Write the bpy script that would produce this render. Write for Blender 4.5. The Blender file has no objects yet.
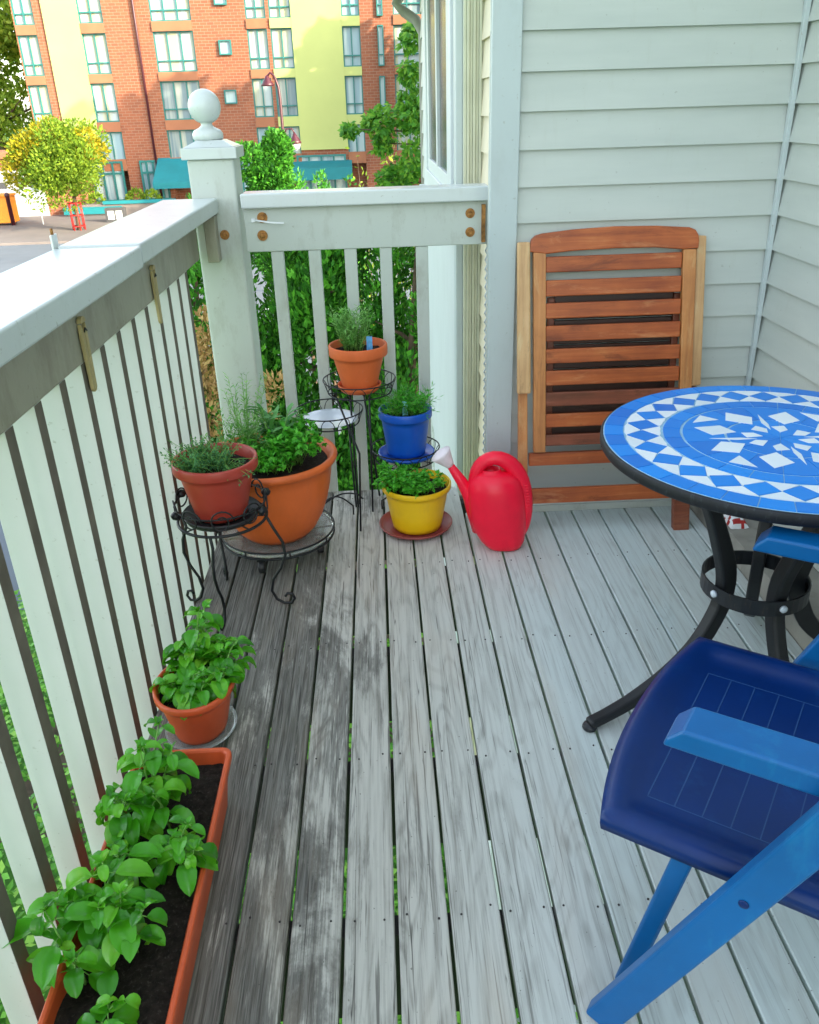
import bpy, math, random
from mathutils import Vector, Matrix, noise
R_ = random.Random(7)
PI = math.pi
sc = bpy.context.scene
COL = sc.collection

# ------------------------------------------------------------------ camera
CAMROT = Matrix(((0.99880, 0.04305, -0.02405), (-0.0405, 0.4392, -0.8975), (-0.0281, 0.8974, 0.4403)))
def build_rot():
    C = (409.5, 512.0); vy = (372., 107.); vz = (462., 2200.); f = 828.0149
    y = Vector((vy[0]-C[0], -(vy[1]-C[1]), -f)).normalized()
    z = -Vector((vz[0]-C[0], -(vz[1]-C[1]), -f)).normalized()
    z = (z - y*y.dot(z)).normalized(); x = y.cross(z)
    return Matrix((x, y, z)), f
CAMROT, FPX = build_rot()
H = 1.55
G = -4.0          # street level
DB = 58.0         # distance to the apartment block
CAM = Vector((0, 0, H))
cd = bpy.data.cameras.new('camera'); cam = bpy.data.objects.new('camera', cd); COL.objects.link(cam)
cd.sensor_fit = 'HORIZONTAL'; cd.sensor_width = 36; cd.lens = FPX/819*36
cd.clip_start = 0.02; cd.clip_end = 2000
cam.matrix_world = Matrix.Translation(CAM) @ CAMROT.to_4x4()
sc.camera = cam
def ray(px, py): return CAMROT @ Vector((px-409.5, -(py-512.0), -FPX))
def at(px, py, Y): r = ray(px, py); return CAM + r*(Y/r.y)

# ------------------------------------------------------------------ mesh helper
class MB:
    def __init__(s): s.v = []; s.f = []; s.m = []; s.s = []
    def add(s, vs, fs, mi=0, smooth=False, M=None):
        o = len(s.v)
        for p in vs:
            p = Vector(p)
            s.v.append(M @ p if M is not None else p)
        for f in fs: s.f.append([o+i for i in f]); s.m.append(mi); s.s.append(smooth)
        return s
    def box(s, a, b, mi=0, M=None):
        x0, y0, z0 = a; x1, y1, z1 = b
        vs = [(x0,y0,z0),(x1,y0,z0),(x1,y1,z0),(x0,y1,z0),(x0,y0,z1),(x1,y0,z1),(x1,y1,z1),(x0,y1,z1)]
        return s.add(vs, [(3,2,1,0),(4,5,6,7),(0,1,5,4),(1,2,6,5),(2,3,7,6),(3,0,4,7)], mi, False, M)
    def prism(s, pts, d0, d1, plane='xz', mi=0, M=None):
        # polygon extruded along the remaining axis
        n = len(pts)
        def P(p, d): return {'xz': (p[0], d, p[1]), 'xy': (p[0], p[1], d), 'yz': (d, p[0], p[1])}[plane]
        vs = [P(p, d0) for p in pts]+[P(p, d1) for p in pts]
        fs = [tuple(range(n)), tuple(range(2*n-1, n-1, -1))]+[(i, n+i, n+(i+1) % n, (i+1) % n) for i in range(n)]
        return s.add(vs, fs, mi, False, M)
    def lathe(s, prof, seg=32, c=(0,0,0), mi=0, sx=1, sy=1, smooth=True, closed=False, M=None):
        n = len(prof); vs = []
        for r, z in prof:
            for k in range(seg):
                a = 2*PI*k/seg; vs.append((c[0]+r*sx*math.cos(a), c[1]+r*sy*math.sin(a), c[2]+z))
        fs = []
        for i in range(n-1):
            for k in range(seg):
                k2 = (k+1) % seg; fs.append((i*seg+k, i*seg+k2, (i+1)*seg+k2, (i+1)*seg+k))
        if prof[0][0] > 1e-5: fs.append(tuple(range(seg))[::-1])
        if prof[-1][0] > 1e-5: fs.append(tuple((n-1)*seg+k for k in range(seg)))
        return s.add(vs, fs, mi, smooth, M)
    def tube(s, pts, r, seg=8, mi=0, closed=False, flat=None, M=None):
        pts = [Vector(p) for p in pts]; n = len(pts)
        rs = r if isinstance(r, (list, tuple)) else [r]*n
        vs = []; up = None
        for i, p in enumerate(pts):
            if closed: t = pts[(i+1) % n]-pts[i-1]
            else: t = pts[min(i+1, n-1)]-pts[max(i-1, 0)]
            t.normalize()
            if up is None:
                up = Vector((0,0,1)) if abs(t.z) < .9 else Vector((1,0,0))
                if flat is not None: up = Vector(flat)
            u = (up - t*up.dot(t)); u.normalize(); w = t.cross(u)
            if flat is None: up = u
            for k in range(seg):
                a = 2*PI*k/seg
                vs.append(p + u*(rs[i]*math.cos(a)) + w*(rs[i]*math.sin(a)))
        fs = []
        for i in range(n if closed else n-1):
            j = (i+1) % n
            for k in range(seg):
                k2 = (k+1) % seg; fs.append((i*seg+k, j*seg+k, j*seg+k2, i*seg+k2))
        if not closed:
            fs.append(tuple(range(seg))); fs.append(tuple((n-1)*seg+k for k in range(seg))[::-1])
        return s.add(vs, fs, mi, True, M)
    def bar(s, pts, w, t, side, mi=0, M=None):
        """rectangular section swept along pts; t is measured along the vector side, w across it"""
        pts = [Vector(p) for p in pts]; n = len(pts); sd = Vector(side).normalized(); vs = []
        ws = w if isinstance(w, (list, tuple)) else [w]*n
        for i, p in enumerate(pts):
            tg = (pts[min(i+1, n-1)]-pts[max(i-1, 0)]).normalized()
            u = tg.cross(sd).normalized()
            for a, b in ((-1,-1),(1,-1),(1,1),(-1,1)): vs.append(p+u*(a*ws[i]/2)+sd*(b*t/2))
        fs = [(3,2,1,0)]+[tuple((n-1)*4+k for k in range(4))]
        for i in range(n-1):
            for k in range(4): fs.append((i*4+k, i*4+(k+1) % 4, i*4+4+(k+1) % 4, i*4+4+k))
        return s.add(vs, fs, mi, False, M)
    def build(s, name, mats, parent=None, bevel=0, bseg=2, loc=None, subsurf=0, autos=False):
        me = bpy.data.meshes.new(name); me.from_pydata([tuple(p) for p in s.v], [], s.f)
        if not isinstance(mats, (list, tuple)): mats = [mats]
        for m in mats: me.materials.append(m)
        me.polygons.foreach_set('material_index', s.m); me.polygons.foreach_set('use_smooth', s.s)
        me.update()
        o = bpy.data.objects.new(name, me); COL.objects.link(o)
        if parent: o.parent = parent
        if loc: o.location = loc
        if bevel:
            b = o.modifiers.new('bevel', 'BEVEL'); b.width = bevel; b.segments = bseg; b.limit_method = 'ANGLE'; b.angle_limit = math.radians(35)
        if subsurf:
            b = o.modifiers.new('sub', 'SUBSURF'); b.levels = subsurf; b.render_levels = subsurf
        return o
def tag(o, label=None, cat=None, group=None, kind=None):
    if label: o['label'] = label
    if cat: o['category'] = cat
    if group: o['group'] = group
    if kind: o['kind'] = kind
    return o
def empty(name, loc=(0,0,0), rz=0):
    o = bpy.data.objects.new(name, None); COL.objects.link(o); o.location = loc; o.rotation_euler = (0,0,rz)
    o.empty_display_size = .1
    return o
def thing(name, label, cat, loc=(0,0,0), rz=0, group=None):
    return tag(empty(name, loc, rz), label, cat, group)

# ------------------------------------------------------------------ materials
class NT:
    def __init__(s, name):
        s.m = bpy.data.materials.new(name); s.m.use_nodes = True; s.n = s.m.node_tree.nodes; s.l = s.m.node_tree.links
        s.b = s.n['Principled BSDF']; s.out = s.n['Material Output']; s.tc = s.n.new('ShaderNodeTexCoord'); s.geo = s.n.new('ShaderNodeNewGeometry')
    def link(s, a, b): s.l.new(a, b)
    def pos(s, sx=1, sy=1, sz=1, src=None):
        m = s.n.new('ShaderNodeMapping'); s.link(src or s.geo.outputs['Position'], m.inputs[0]); m.inputs[3].default_value = (sx,sy,sz); return m.outputs[0]
    def obj(s, sx=1, sy=1, sz=1): return s.pos(sx, sy, sz, s.tc.outputs['Object'])
    def noise(s, vec, scale=5, detail=4, rough=.55, dist=0):
        n = s.n.new('ShaderNodeTexNoise'); s.link(vec, n.inputs['Vector']); n.inputs['Scale'].default_value = scale
        n.inputs['Detail'].default_value = detail; n.inputs['Roughness'].default_value = rough; n.inputs['Distortion'].default_value = dist
        return n.outputs['Fac']
    def ramp(s, fac, stops, interp='LINEAR'):
        r = s.n.new('ShaderNodeValToRGB'); s.link(fac, r.inputs[0]); e = r.color_ramp.elements; r.color_ramp.interpolation = interp
        while len(e) < len(stops): e.new(.5)
        for el, (p, c) in zip(e, stops):
            el.position = p; el.color = (*c, 1) if len(c) == 3 else c
        return r.outputs[0]
    def fr(s, fac, a, b, va=0., vb=1.):
        m = s.n.new('ShaderNodeMapRange'); s.link(fac, m.inputs[0]); m.inputs[1].default_value = a; m.inputs[2].default_value = b
        m.inputs[3].default_value = va; m.inputs[4].default_value = vb; return m.outputs[0]
    def mix(s, fac, a, b, mode='MIX'):
        m = s.n.new('ShaderNodeMix'); m.data_type = 'RGBA'; m.blend_type = mode
        if isinstance(fac, (int, float)): m.inputs[0].default_value = fac
        else: s.link(fac, m.inputs[0])
        for i, v in ((6, a), (7, b)):
            if isinstance(v, tuple): m.inputs[i].default_value = (*v, 1) if len(v) == 3 else v
            else: s.link(v, m.inputs[i])
        return m.outputs[2]
    def math(s, op, a, b=0.):
        m = s.n.new('ShaderNodeMath'); m.operation = op
        for i, v in ((0, a), (1, b)):
            if isinstance(v, (int, float)): m.inputs[i].default_value = v
            else: s.link(v, m.inputs[i])
        return m.outputs[0]
    def color(s, c):
        if isinstance(c, tuple): s.b.inputs['Base Color'].default_value = (*c, 1)
        else: s.link(c, s.b.inputs['Base Color'])
    def rough(s, v):
        if isinstance(v, (int, float)): s.b.inputs['Roughness'].default_value = v
        else: s.link(v, s.b.inputs['Roughness'])
    def bump(s, h, strength=.3, dist=.002):
        b = s.n.new('ShaderNodeBump'); b.inputs['Strength'].default_value = strength; b.inputs['Distance'].default_value = dist
        s.link(h, b.inputs['Height']); s.link(b.outputs[0], s.b.inputs['Normal'])
def mat_simple(name, c, rough=.5, var=.12, scale=8, metal=0, bump=0, spec=.5, tr=0, dirt=None, bscale=40):
    t = NT(name); n = t.noise(t.obj(), scale, 5, .6)
    lo = tuple(x*(1-var) for x in c); hi = tuple(min(1, x*(1+var)) for x in c)
    col = t.ramp(n, [(.3, lo), (.7, hi)])
    if dirt:
        d = t.noise(t.obj(1,1,.35), scale*1.7, 8, .7); col = t.mix(t.fr(d, .55, .75, 0, dirt[1]), col, dirt[0])
    t.color(col); t.rough(rough); t.b.inputs['Metallic'].default_value = metal; t.b.inputs['Specular IOR Level'].default_value = spec
    if bump: t.bump(t.noise(t.obj(), bscale, 4, .6), bump, .003)
    return t.m
def mat_leaf(name, stops, rough=.5, trans=.25, spec=.4):
    t = NT(name)
    n = t.noise(t.geo.outputs['Position'], 30, 3, .6)
    f = t.math('ADD', t.math('MULTIPLY', t.geo.outputs['Random Per Island'], .75), t.math('MULTIPLY', n, .25))
    col = t.ramp(f, stops); t.color(col); t.rough(rough); t.b.inputs['Specular IOR Level'].default_value = spec
    if trans:
        tr = t.n.new('ShaderNodeBsdfTranslucent'); t.link(t.mix(.5, col, (.25,.5,.03), 'MIX'), tr.inputs[0])
        mx = t.n.new('ShaderNodeMixShader'); mx.inputs[0].default_value = trans
        t.link(t.b.outputs[0], mx.inputs[1]); t.link(tr.outputs[0], mx.inputs[2]); t.link(mx.outputs[0], t.out.inputs[0])
    return t.m
M = {}
def deck_mat():
    t = NT('weathered_deck_wood'); P = t.geo.outputs['Position']; rnd = t.geo.outputs['Random Per Island']
    off = t.n.new('ShaderNodeCombineXYZ'); t.link(t.math('MULTIPLY', rnd, 37.), off.inputs[1]); t.link(t.math('MULTIPLY', rnd, 11.), off.inputs[2])
    va = t.n.new('ShaderNodeVectorMath'); va.operation = 'ADD'; t.link(P, va.inputs[0]); t.link(off.outputs[0], va.inputs[1]); Q = va.outputs[0]
    fine = t.noise(t.pos(230, 5, 230, Q), 1, 6, .65, .25)
    mid = t.noise(t.pos(40, .9, 40, Q), 1, 4, .6, .9)
    # cathedral grain: distorted wave
    w = t.n.new('ShaderNodeTexWave'); w.wave_type = 'BANDS'; w.bands_direction = 'X'; w.inputs['Scale'].default_value = 11
    w.inputs['Distortion'].default_value = 9; w.inputs['Detail'].default_value = 3; w.inputs['Detail Scale'].default_value = .9
    t.link(t.pos(1, .14, 1, Q), w.inputs[0])
    blot = t.noise(t.pos(5.5, 1.5, 3, Q), 1, 7, .72, .4)
    sep = t.n.new('ShaderNodeSeparateXYZ'); t.link(P, sep.inputs[0]); X = sep.outputs[0]
    base = t.mix(t.fr(X, .0, .7), (.52,.50,.44), (.60,.70,.69))
    base = t.mix(t.fr(rnd, 0, 1, 0, .35), base, (.58,.57,.52))
    g = t.math('ADD', t.math('MULTIPLY', fine, .40), t.math('MULTIPLY', w.outputs['Fac'], .14))
    g = t.math('ADD', g, t.math('MULTIPLY', mid, .63))
    wear = t.fr(X, -.15, .6, 1.0, .28)     # boards near the rail are the more worn ones
    dark = t.math('MULTIPLY', t.fr(g, .60, .40), wear)
    col = t.mix(t.math('MULTIPLY', dark, t.fr(blot, .35, .65, .35, .85)), base, (.13,.12,.10))
    # mildew stain along the rail side
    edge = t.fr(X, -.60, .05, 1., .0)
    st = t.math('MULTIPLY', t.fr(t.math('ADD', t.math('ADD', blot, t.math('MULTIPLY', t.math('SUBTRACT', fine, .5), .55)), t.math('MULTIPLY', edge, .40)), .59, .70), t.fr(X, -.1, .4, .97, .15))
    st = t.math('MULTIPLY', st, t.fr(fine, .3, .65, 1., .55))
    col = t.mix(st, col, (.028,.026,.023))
    # knots
    v = t.n.new('ShaderNodeTexVoronoi'); v.inputs['Scale'].default_value = 1; v.inputs['Randomness'].default_value = 1
    t.link(t.pos(7.5, 2.1, 0, Q), v.inputs[0])
    kn = t.fr(v.outputs['Distance'], .03, .10, .85, 0)
    col = t.mix(t.math('MULTIPLY', kn, wear), col, (.07,.055,.04))
    # cracks
    cr = t.noise(t.pos(55, .55, 1, Q), 1, 2, .5, .5); cr = t.fr(t.math('ABSOLUTE', t.math('SUBTRACT', cr, .60)), 0, .0065, .9, 0)
    cr2 = t.noise(t.pos(38, .7, 3, Q), 1, 3, .55, .6); cr2 = t.math('MULTIPLY', t.fr(t.math('ABSOLUTE', t.math('SUBTRACT', cr2, .42)), 0, .006, .9, 0), t.fr(blot, .45, .6)); cr = t.math('MAXIMUM', cr, cr2)
    cr = t.math('MULTIPLY', cr, wear); col = t.mix(cr, col, (.02,.018,.015))
    ring = t.noise(t.pos(6, .85, 6, Q), 1, 2, .5, .25); ring = t.math('SINE', t.math('MULTIPLY', ring, 110.))
    ring = t.math('MULTIPLY', t.fr(ring, .1, .95), t.fr(blot, .34, .52)); ring = t.math('MULTIPLY', ring, t.fr(fine, .32, .6, 1., .35))
    col = t.mix(t.math('MULTIPLY', t.math('MULTIPLY', ring, wear), .55), col, (.11,.097,.078))
    th_ = t.noise(t.pos(150, 2.6, 150, Q), 1, 3, .6, .1); col = t.mix(t.math('MULTIPLY', t.fr(th_, .40, .34), t.math('MULTIPLY', wear, .8)), col, (.07,.062,.052))
    warm = t.noise(t.pos(5, 1.1, 5, Q), 1, 3, .6); col = t.mix(t.fr(warm, .52, .72, 0, .28), col, (.50,.38,.27))
    # small spots of dirt
    sp = t.noise(P, 120, 2, .5); col = t.mix(t.fr(sp, .73, .76, 0, .7), col, (.05,.045,.035))
    t.color(col); t.rough(t.fr(fine, .3, .7, .75, .55)); t.b.inputs['Specular IOR Level'].default_value = .35
    hh = t.math('SUBTRACT', t.math('ADD', g, t.math('MULTIPLY', kn, .1)), t.math('MULTIPLY', cr, 1.2)); t.bump(hh, .4, .0015)
    return t.m
def paint_mat(name, c, dirtc=(.2,.17,.11), amt=.55, rough=.45, low=.52):
    t = NT(name); P = t.geo.outputs['Position']
    a = t.noise(P, 3.5, 5, .6); col = t.ramp(a, [(.3, tuple(x*.93 for x in c)), (.7, c)])
    d = t.noise(t.pos(6, 6, 2.2), 1.6, 9, .72); col = t.mix(t.fr(d, low, low+.26, 0, amt), col, dirtc)
    s = t.noise(P, 60, 3, .6); col = t.mix(t.fr(s, .66, .74, 0, .4), col, dirtc)
    t.color(col); t.rough(rough); t.bump(t.noise(t.pos(1,1,1), 60, 4, .6), .12, .002)
    return t.m
def cedar_mat(name, c1, c2, c3, axis='x'):
    t = NT(name); sc_ = (3, 60, 60) if axis == 'x' else (60, 60, 3)
    n = t.noise(t.obj(*sc_), 1, 5, .6, .4); b = t.noise(t.obj(5, 5, 5), 1, 4, .6)
    r = t.geo.outputs['Random Per Island']
    f = t.math('ADD', t.math('MULTIPLY', n, .45), t.math('ADD', t.math('MULTIPLY', b, .35), t.math('MULTIPLY', r, .25)))
    col = t.ramp(f, [(.34, c1), (.52, c2), (.68, c3)])
    wp = t.noise(t.obj(*[v*.16+2 for v in sc_]), 1, 6, .75, .5); col = t.mix(t.fr(wp, .56, .70, 0, .45), col, tuple(min(.7, x*1.25+.06) for x in c3)); col = t.mix(t.fr(wp, .44, .34, 0, .6), col, tuple(x*.5 for x in c1))
    t.color(col); t.rough(.42); t.bump(n, .25, .001); return t.m
def terracotta(name, c, rough=.65, white=.3):
    t = NT(name); n = t.noise(t.obj(1,1,.5), 9, 6, .65); col = t.ramp(n, [(.3, tuple(x*.8 for x in c)), (.65, c)])
    d = t.noise(t.obj(1,1,1), 17, 8, .75); col = t.mix(t.fr(d, .6, .78, 0, white), col, (.55,.4,.3))
    t.color(col); t.rough(rough); t.bump(t.noise(t.obj(), 90, 4, .6), .15, .001); return t.m
def siding_mat():
    t = NT('vinyl_siding'); P = t.geo.outputs['Position']
    n = t.noise(t.pos(1.2,1.2,9), 1.4, 5, .6); col = t.ramp(n, [(.3, (.44,.475,.44)), (.7, (.50,.53,.49))])
    d = t.noise(t.pos(30,30,4), 1, 5, .7); col = t.mix(t.fr(d, .58, .8, 0, .22), col, (.36,.36,.29))
    s = t.noise(P, 70, 2, .5); col = t.mix(t.fr(s, .735, .76, 0, .4), col, (.25,.24,.2))
    t.color(col); t.rough(.5); t.bump(t.noise(t.pos(40, 40, 160), 1, 4, .6), .1, .001); return t.m
def brick_mat():
    t = NT('red_brick'); b = t.n.new('ShaderNodeTexBrick'); t.link(t.pos(1,1,1), b.inputs[0])
    # brick texture works in xy: use x and z
    sp = t.n.new('ShaderNodeSeparateXYZ'); t.link(t.geo.outputs['Position'], sp.inputs[0]); cb = t.n.new('ShaderNodeCombineXYZ')
    t.link(t.math('ADD', sp.outputs[0], sp.outputs[1]), cb.inputs[0]); t.link(sp.outputs[2], cb.inputs[1]); t.link(cb.outputs[0], b.inputs[0])
    b.inputs['Scale'].default_value = 1; b.inputs['Brick Width'].default_value = .42; b.inputs['Row Height'].default_value = .16; b.inputs['Mortar Size'].default_value = .012
    b.inputs['Color1'].default_value = (.27,.085,.04,1); b.inputs['Color2'].default_value = (.20,.06,.03,1); b.inputs['Mortar'].default_value = (.27,.18,.13,1)
    n = t.noise(t.geo.outputs['Position'], .6, 5, .6); t.color(t.mix(t.fr(n, .3, .7, 0, .3), b.outputs[0], (.28,.11,.05))); t.rough(.85); return t.m
M['deck'] = deck_mat()
M['paint'] = paint_mat('painted_rail', (.49,.53,.48))
M['paint_cap'] = paint_mat('painted_cap', (.56,.60,.59), amt=.25, rough=.27, low=.56)
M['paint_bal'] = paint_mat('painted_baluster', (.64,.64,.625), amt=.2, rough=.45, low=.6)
M['paint_grime_shade'] = paint_mat('painted_rail_grimy_shaded', (.36,.34,.26), dirtc=(.15,.12,.075), amt=.6, low=.45)  # rail paint darkened for grime and for the shade on the left beam
M['grime_shade'] = mat_simple('grimy_shaded_baluster', (.15,.125,.095), .8, .35, 5, bump=.2, dirt=((.05,.042,.04), .7))  # inner baluster faces: dirt plus shade put into the colour
M['trim'] = paint_mat('painted_trim', (.47,.53,.53), amt=.12)
M['siding'] = siding_mat()
M['white'] = paint_mat('white_vinyl', (.58,.62,.63), amt=.1)
M['cream'] = mat_simple('cream_vinyl', (.55,.56,.42), .5, .08)
M['shingle'] = mat_simple('warm_shingle', (.62,.55,.40), .7, .1, bump=.2)
M['rust'] = mat_simple('rusty_steel', (.36,.17,.05), .6, .5, 60, .6, .3)
M['iron'] = mat_simple('black_iron', (.004,.005,.007), .5, .3, 30, 0, .15)
M['iron_ring'] = mat_simple('worn_iron', (.010,.012,.016), .4, .4, 30, 0, .2, dirt=((.22,.12,.06), .35))
M['joist'] = mat_simple('dark_joist', (.022,.02,.018), .8, .3, 12)
M['blue_plastic'] = mat_simple('blue_plastic', (.0012,.022,.125), .33, .15, 5, 0, .05, .32, dirt=((.006,.075,.24), .4), bscale=300)
M['blue_skylit'] = mat_simple('skylit_blue_plastic', (.002,.110,.33), .34, .15, 4, 0, .08, .4, dirt=((.015,.26,.48), .5), bscale=300)  # lighter copy of the chair blue, sky light painted onto arms and legs
M['groove'] = mat_simple('pale_groove', (.012,.06,.19), .5, .1)
M['tile_blue'] = None
def tile_mat(name, a, b):
    t = NT(name); t.color(t.ramp(t.geo.outputs['Random Per Island'], [(0, a), (1, b)])); t.rough(.3); t.b.inputs['Specular IOR Level'].default_value = .3
    t.bump(t.noise(t.geo.outputs['Position'], 60, 3, .5), .1, .001); return t.m
M['tile_blue'] = tile_mat('blue_tile', (.002,.155,.58), (.004,.24,.74))
M['tile_white'] = tile_mat('white_tile', (.62,.68,.74), (.72,.76,.80))
M['grout'] = mat_simple('grout', (.28,.47,.62), .8, .15, 40)
M['rim'] = mat_simple('dark_table_edge', (.004,.005,.010), .6, .4, 30, 0, .2, dirt=((.35,.4,.45), .12))
M['wood_front'] = cedar_mat('oiled_hardwood', (.23,.042,.010), (.42,.098,.022), (.60,.22,.065))
M['wood_up'] = cedar_mat('oiled_hardwood_upright', (.34,.12,.035), (.52,.21,.065), (.64,.32,.12), 'z')
M['wood_pale'] = cedar_mat('weathered_hardwood', (.42,.22,.09), (.60,.36,.17), (.70,.48,.27), 'z')
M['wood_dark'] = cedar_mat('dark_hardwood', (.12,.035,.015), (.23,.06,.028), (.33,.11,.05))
M['wood_gap_shade'] = cedar_mat('shaded_hardwood', (.03,.012,.008), (.06,.02,.01), (.09,.03,.015))  # folded seat slats: shade behind the gaps put into a near-black tone
M['terra'] = terracotta('terracotta', (.70,.135,.03))
M['terra_pale'] = terracotta('terracotta_bowl', (.72,.135,.022), .5, .15)
M['terra_plastic'] = terracotta('terracotta_plastic', (.70,.105,.028), .42, .12)
M['redbrown'] = mat_simple('red_brown_plastic', (.40,.045,.028), .42, .12, 6)
M['saucer'] = mat_simple('maroon_plastic', (.30,.06,.055), .4, .15, 8)
M['blue_pot'] = mat_simple('blue_pot_plastic', (.004,.09,.50), .38, .12, 6, dirt=((.10,.16,.30), .3))
M['yellow'] = mat_simple('yellow_plastic', (.85,.53,.006), .38, .08, 6, dirt=((.45,.28,.05), .35))
M['red'] = mat_simple('red_plastic', (.88,.008,.04), .33, .08, 6, spec=.35, dirt=((.55,.01,.03), .4), bump=.05)
M['pink'] = mat_simple('pale_pink_plastic', (.80,.70,.74), .5, .06, 6)
M['blackpl'] = mat_simple('black_plastic', (.02,.02,.022), .4, .1)
M['soil'] = mat_simple('potting_soil', (.018,.013,.010), .95, .6, 70, 0, 1., .2, dirt=((.25,.22,.18), .25), bscale=120)
M['plate'] = mat_simple('pale_plate', (.62,.68,.75), .25, .06)
def clear_mat():
    t = NT('clear_plastic'); t.color((.8,.85,.82)); t.rough(.15); t.b.inputs['Transmission Weight'].default_value = .75; t.b.inputs['IOR'].default_value = 1.2; return t.m
M['clear'] = clear_mat()
M['tag'] = mat_simple('plant_tag', (.12,.40,.75), .4, .3, 60)
M['tag2'] = mat_simple('plant_tag_teal', (.25,.70,.75), .4, .3, 60)
M['peg'] = mat_simple('clip_wood', (.46,.36,.17), .6, .15, 20)
M['basil'] = mat_leaf('basil_leaf', [(.05,(.02,.17,.006)),(.45,(.075,.40,.012)),(.8,(.17,.56,.03)),(.97,(.36,.60,.05))], .3, .3, .55)
M['basil_stem'] = mat_simple('basil_stem', (.16,.36,.06), .5, .1)
M['herb'] = mat_leaf('herb_leaf', [(.1,(.02,.15,.01)),(.5,(.055,.33,.02)),(.9,(.14,.50,.04))], .5, .25)
M['sage'] = mat_leaf('sage_leaf', [(.1,(.05,.20,.05)),(.5,(.10,.32,.09)),(.9,(.20,.45,.16))], .6, .2)
M['rosemary'] = mat_leaf('rosemary_leaf', [(.1,(.07,.24,.04)),(.5,(.17,.44,.09)),(.9,(.36,.62,.20))], .6, .15)
M['thyme'] = mat_leaf('thyme_leaf', [(.1,(.03,.13,.04)),(.5,(.06,.23,.07)),(.9,(.13,.36,.12))], .6, .15)
M['dill'] = mat_leaf('dill_leaf', [(.1,(.02,.20,.015)),(.5,(.05,.36,.02)),(.9,(.10,.50,.04))], .55, .2)
M['parsley'] = mat_leaf('parsley_leaf', [(.1,(.03,.24,.01)),(.5,(.07,.42,.02)),(.9,(.16,.60,.05))], .5, .25)
M['cedar_f'] = mat_leaf('cedar_foliage', [(.05,(.008,.06,.005)),(.5,(.035,.21,.010)),(.9,(.13,.45,.03))], .7, .15)
M['cedar_brown'] = mat_leaf('dead_cedar_foliage', [(.1,(.25,.13,.045)),(.5,(.42,.25,.09)),(.9,(.55,.36,.15))], .8, .1)
M['maple'] = mat_leaf('maple_foliage', [(.05,(.02,.12,.01)),(.5,(.07,.26,.015)),(.9,(.22,.42,.03))], .6, .3)
M['lime'] = mat_leaf('lime_foliage', [(.05,(.14,.24,.02)),(.5,(.26,.38,.03)),(.9,(.42,.50,.06))], .6, .35)
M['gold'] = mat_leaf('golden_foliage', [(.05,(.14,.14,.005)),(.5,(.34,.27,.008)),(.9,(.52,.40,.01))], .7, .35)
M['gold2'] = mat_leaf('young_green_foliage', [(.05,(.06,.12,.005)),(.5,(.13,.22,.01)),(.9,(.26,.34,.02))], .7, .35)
M['cover'] = mat_leaf('ground_ivy', [(.05,(.03,.15,.01)),(.5,(.10,.34,.02)),(.9,(.30,.55,.08))], .55, .2)
M['bark'] = mat_simple('bark', (.12,.08,.05), .9, .35, 20, 0, .6)
M['brick'] = brick_mat()
M['yellow_wall'] = mat_simple('pale_yellow_render', (.42,.46,.16), .9, .05, .4)
M['teal'] = mat_simple('teal_frame', (.015,.15,.14), .5, .1)
M['awning'] = mat_simple('teal_awning', (.005,.17,.20), .7, .1, 1)
M['concrete_band'] = mat_simple('brick_band', (.30,.12,.06), .85, .1, 1)
def pane_mat(name, c, c2):
    t = NT(name); col = t.mix(t.fr(t.noise(t.pos(2.2,1,.12), 1, 2, .5), .42, .58), c, c2); t.color(col); t.rough(.2); t.b.inputs['Specular IOR Level'].default_value = .3; return t.m
M['pane'] = pane_mat('curtained_pane', (.36,.42,.43), (.38,.38,.25))
M['pane2'] = pane_mat('grey_pane', (.22,.33,.38), (.40,.50,.50))
M['pane3'] = pane_mat('shaded_pane', (.16,.22,.25), (.40,.42,.36))
M['darkpane'] = pane_mat('dark_window', (.03,.035,.04), (.06,.065,.07))
M['asphalt'] = mat_simple('asphalt', (.11,.13,.155), .9, .12, .6, dirt=((.10,.11,.12), .4))
M['paving'] = mat_simple('paving', (.16,.138,.13), .9, .12, .5)
M['soilground'] = mat_simple('bare_soil', (.14,.10,.075), .95, .35, 6, 0, .5, dirt=((.28,.22,.17), .5))
M['grass'] = mat_simple('lawn', (.06,.20,.02), .9, .3, 3, 0, .6, dirt=((.16,.32,.04), .6))
M['redpaint'] = mat_simple('red_paint', (.36,.015,.012), .5)
M['orange'] = mat_simple('orange_paint', (.85,.28,.02), .5)
M['maroon'] = mat_simple('maroon_paint', (.055,.008,.015), .4)
M['signwhite'] = mat_simple('sign_white', (.75,.77,.78), .5, .03)
M['garage'] = mat_simple('white_render', (.42,.43,.45), .7, .04, 1)
M['darkgrey'] = mat_simple('dark_grey', (.06,.06,.065), .6)
M['ledge'] = mat_simple('ledge_board', (.30,.29,.25), .7, .15, 9, dirt=((.15,.13,.10), .5))

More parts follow.
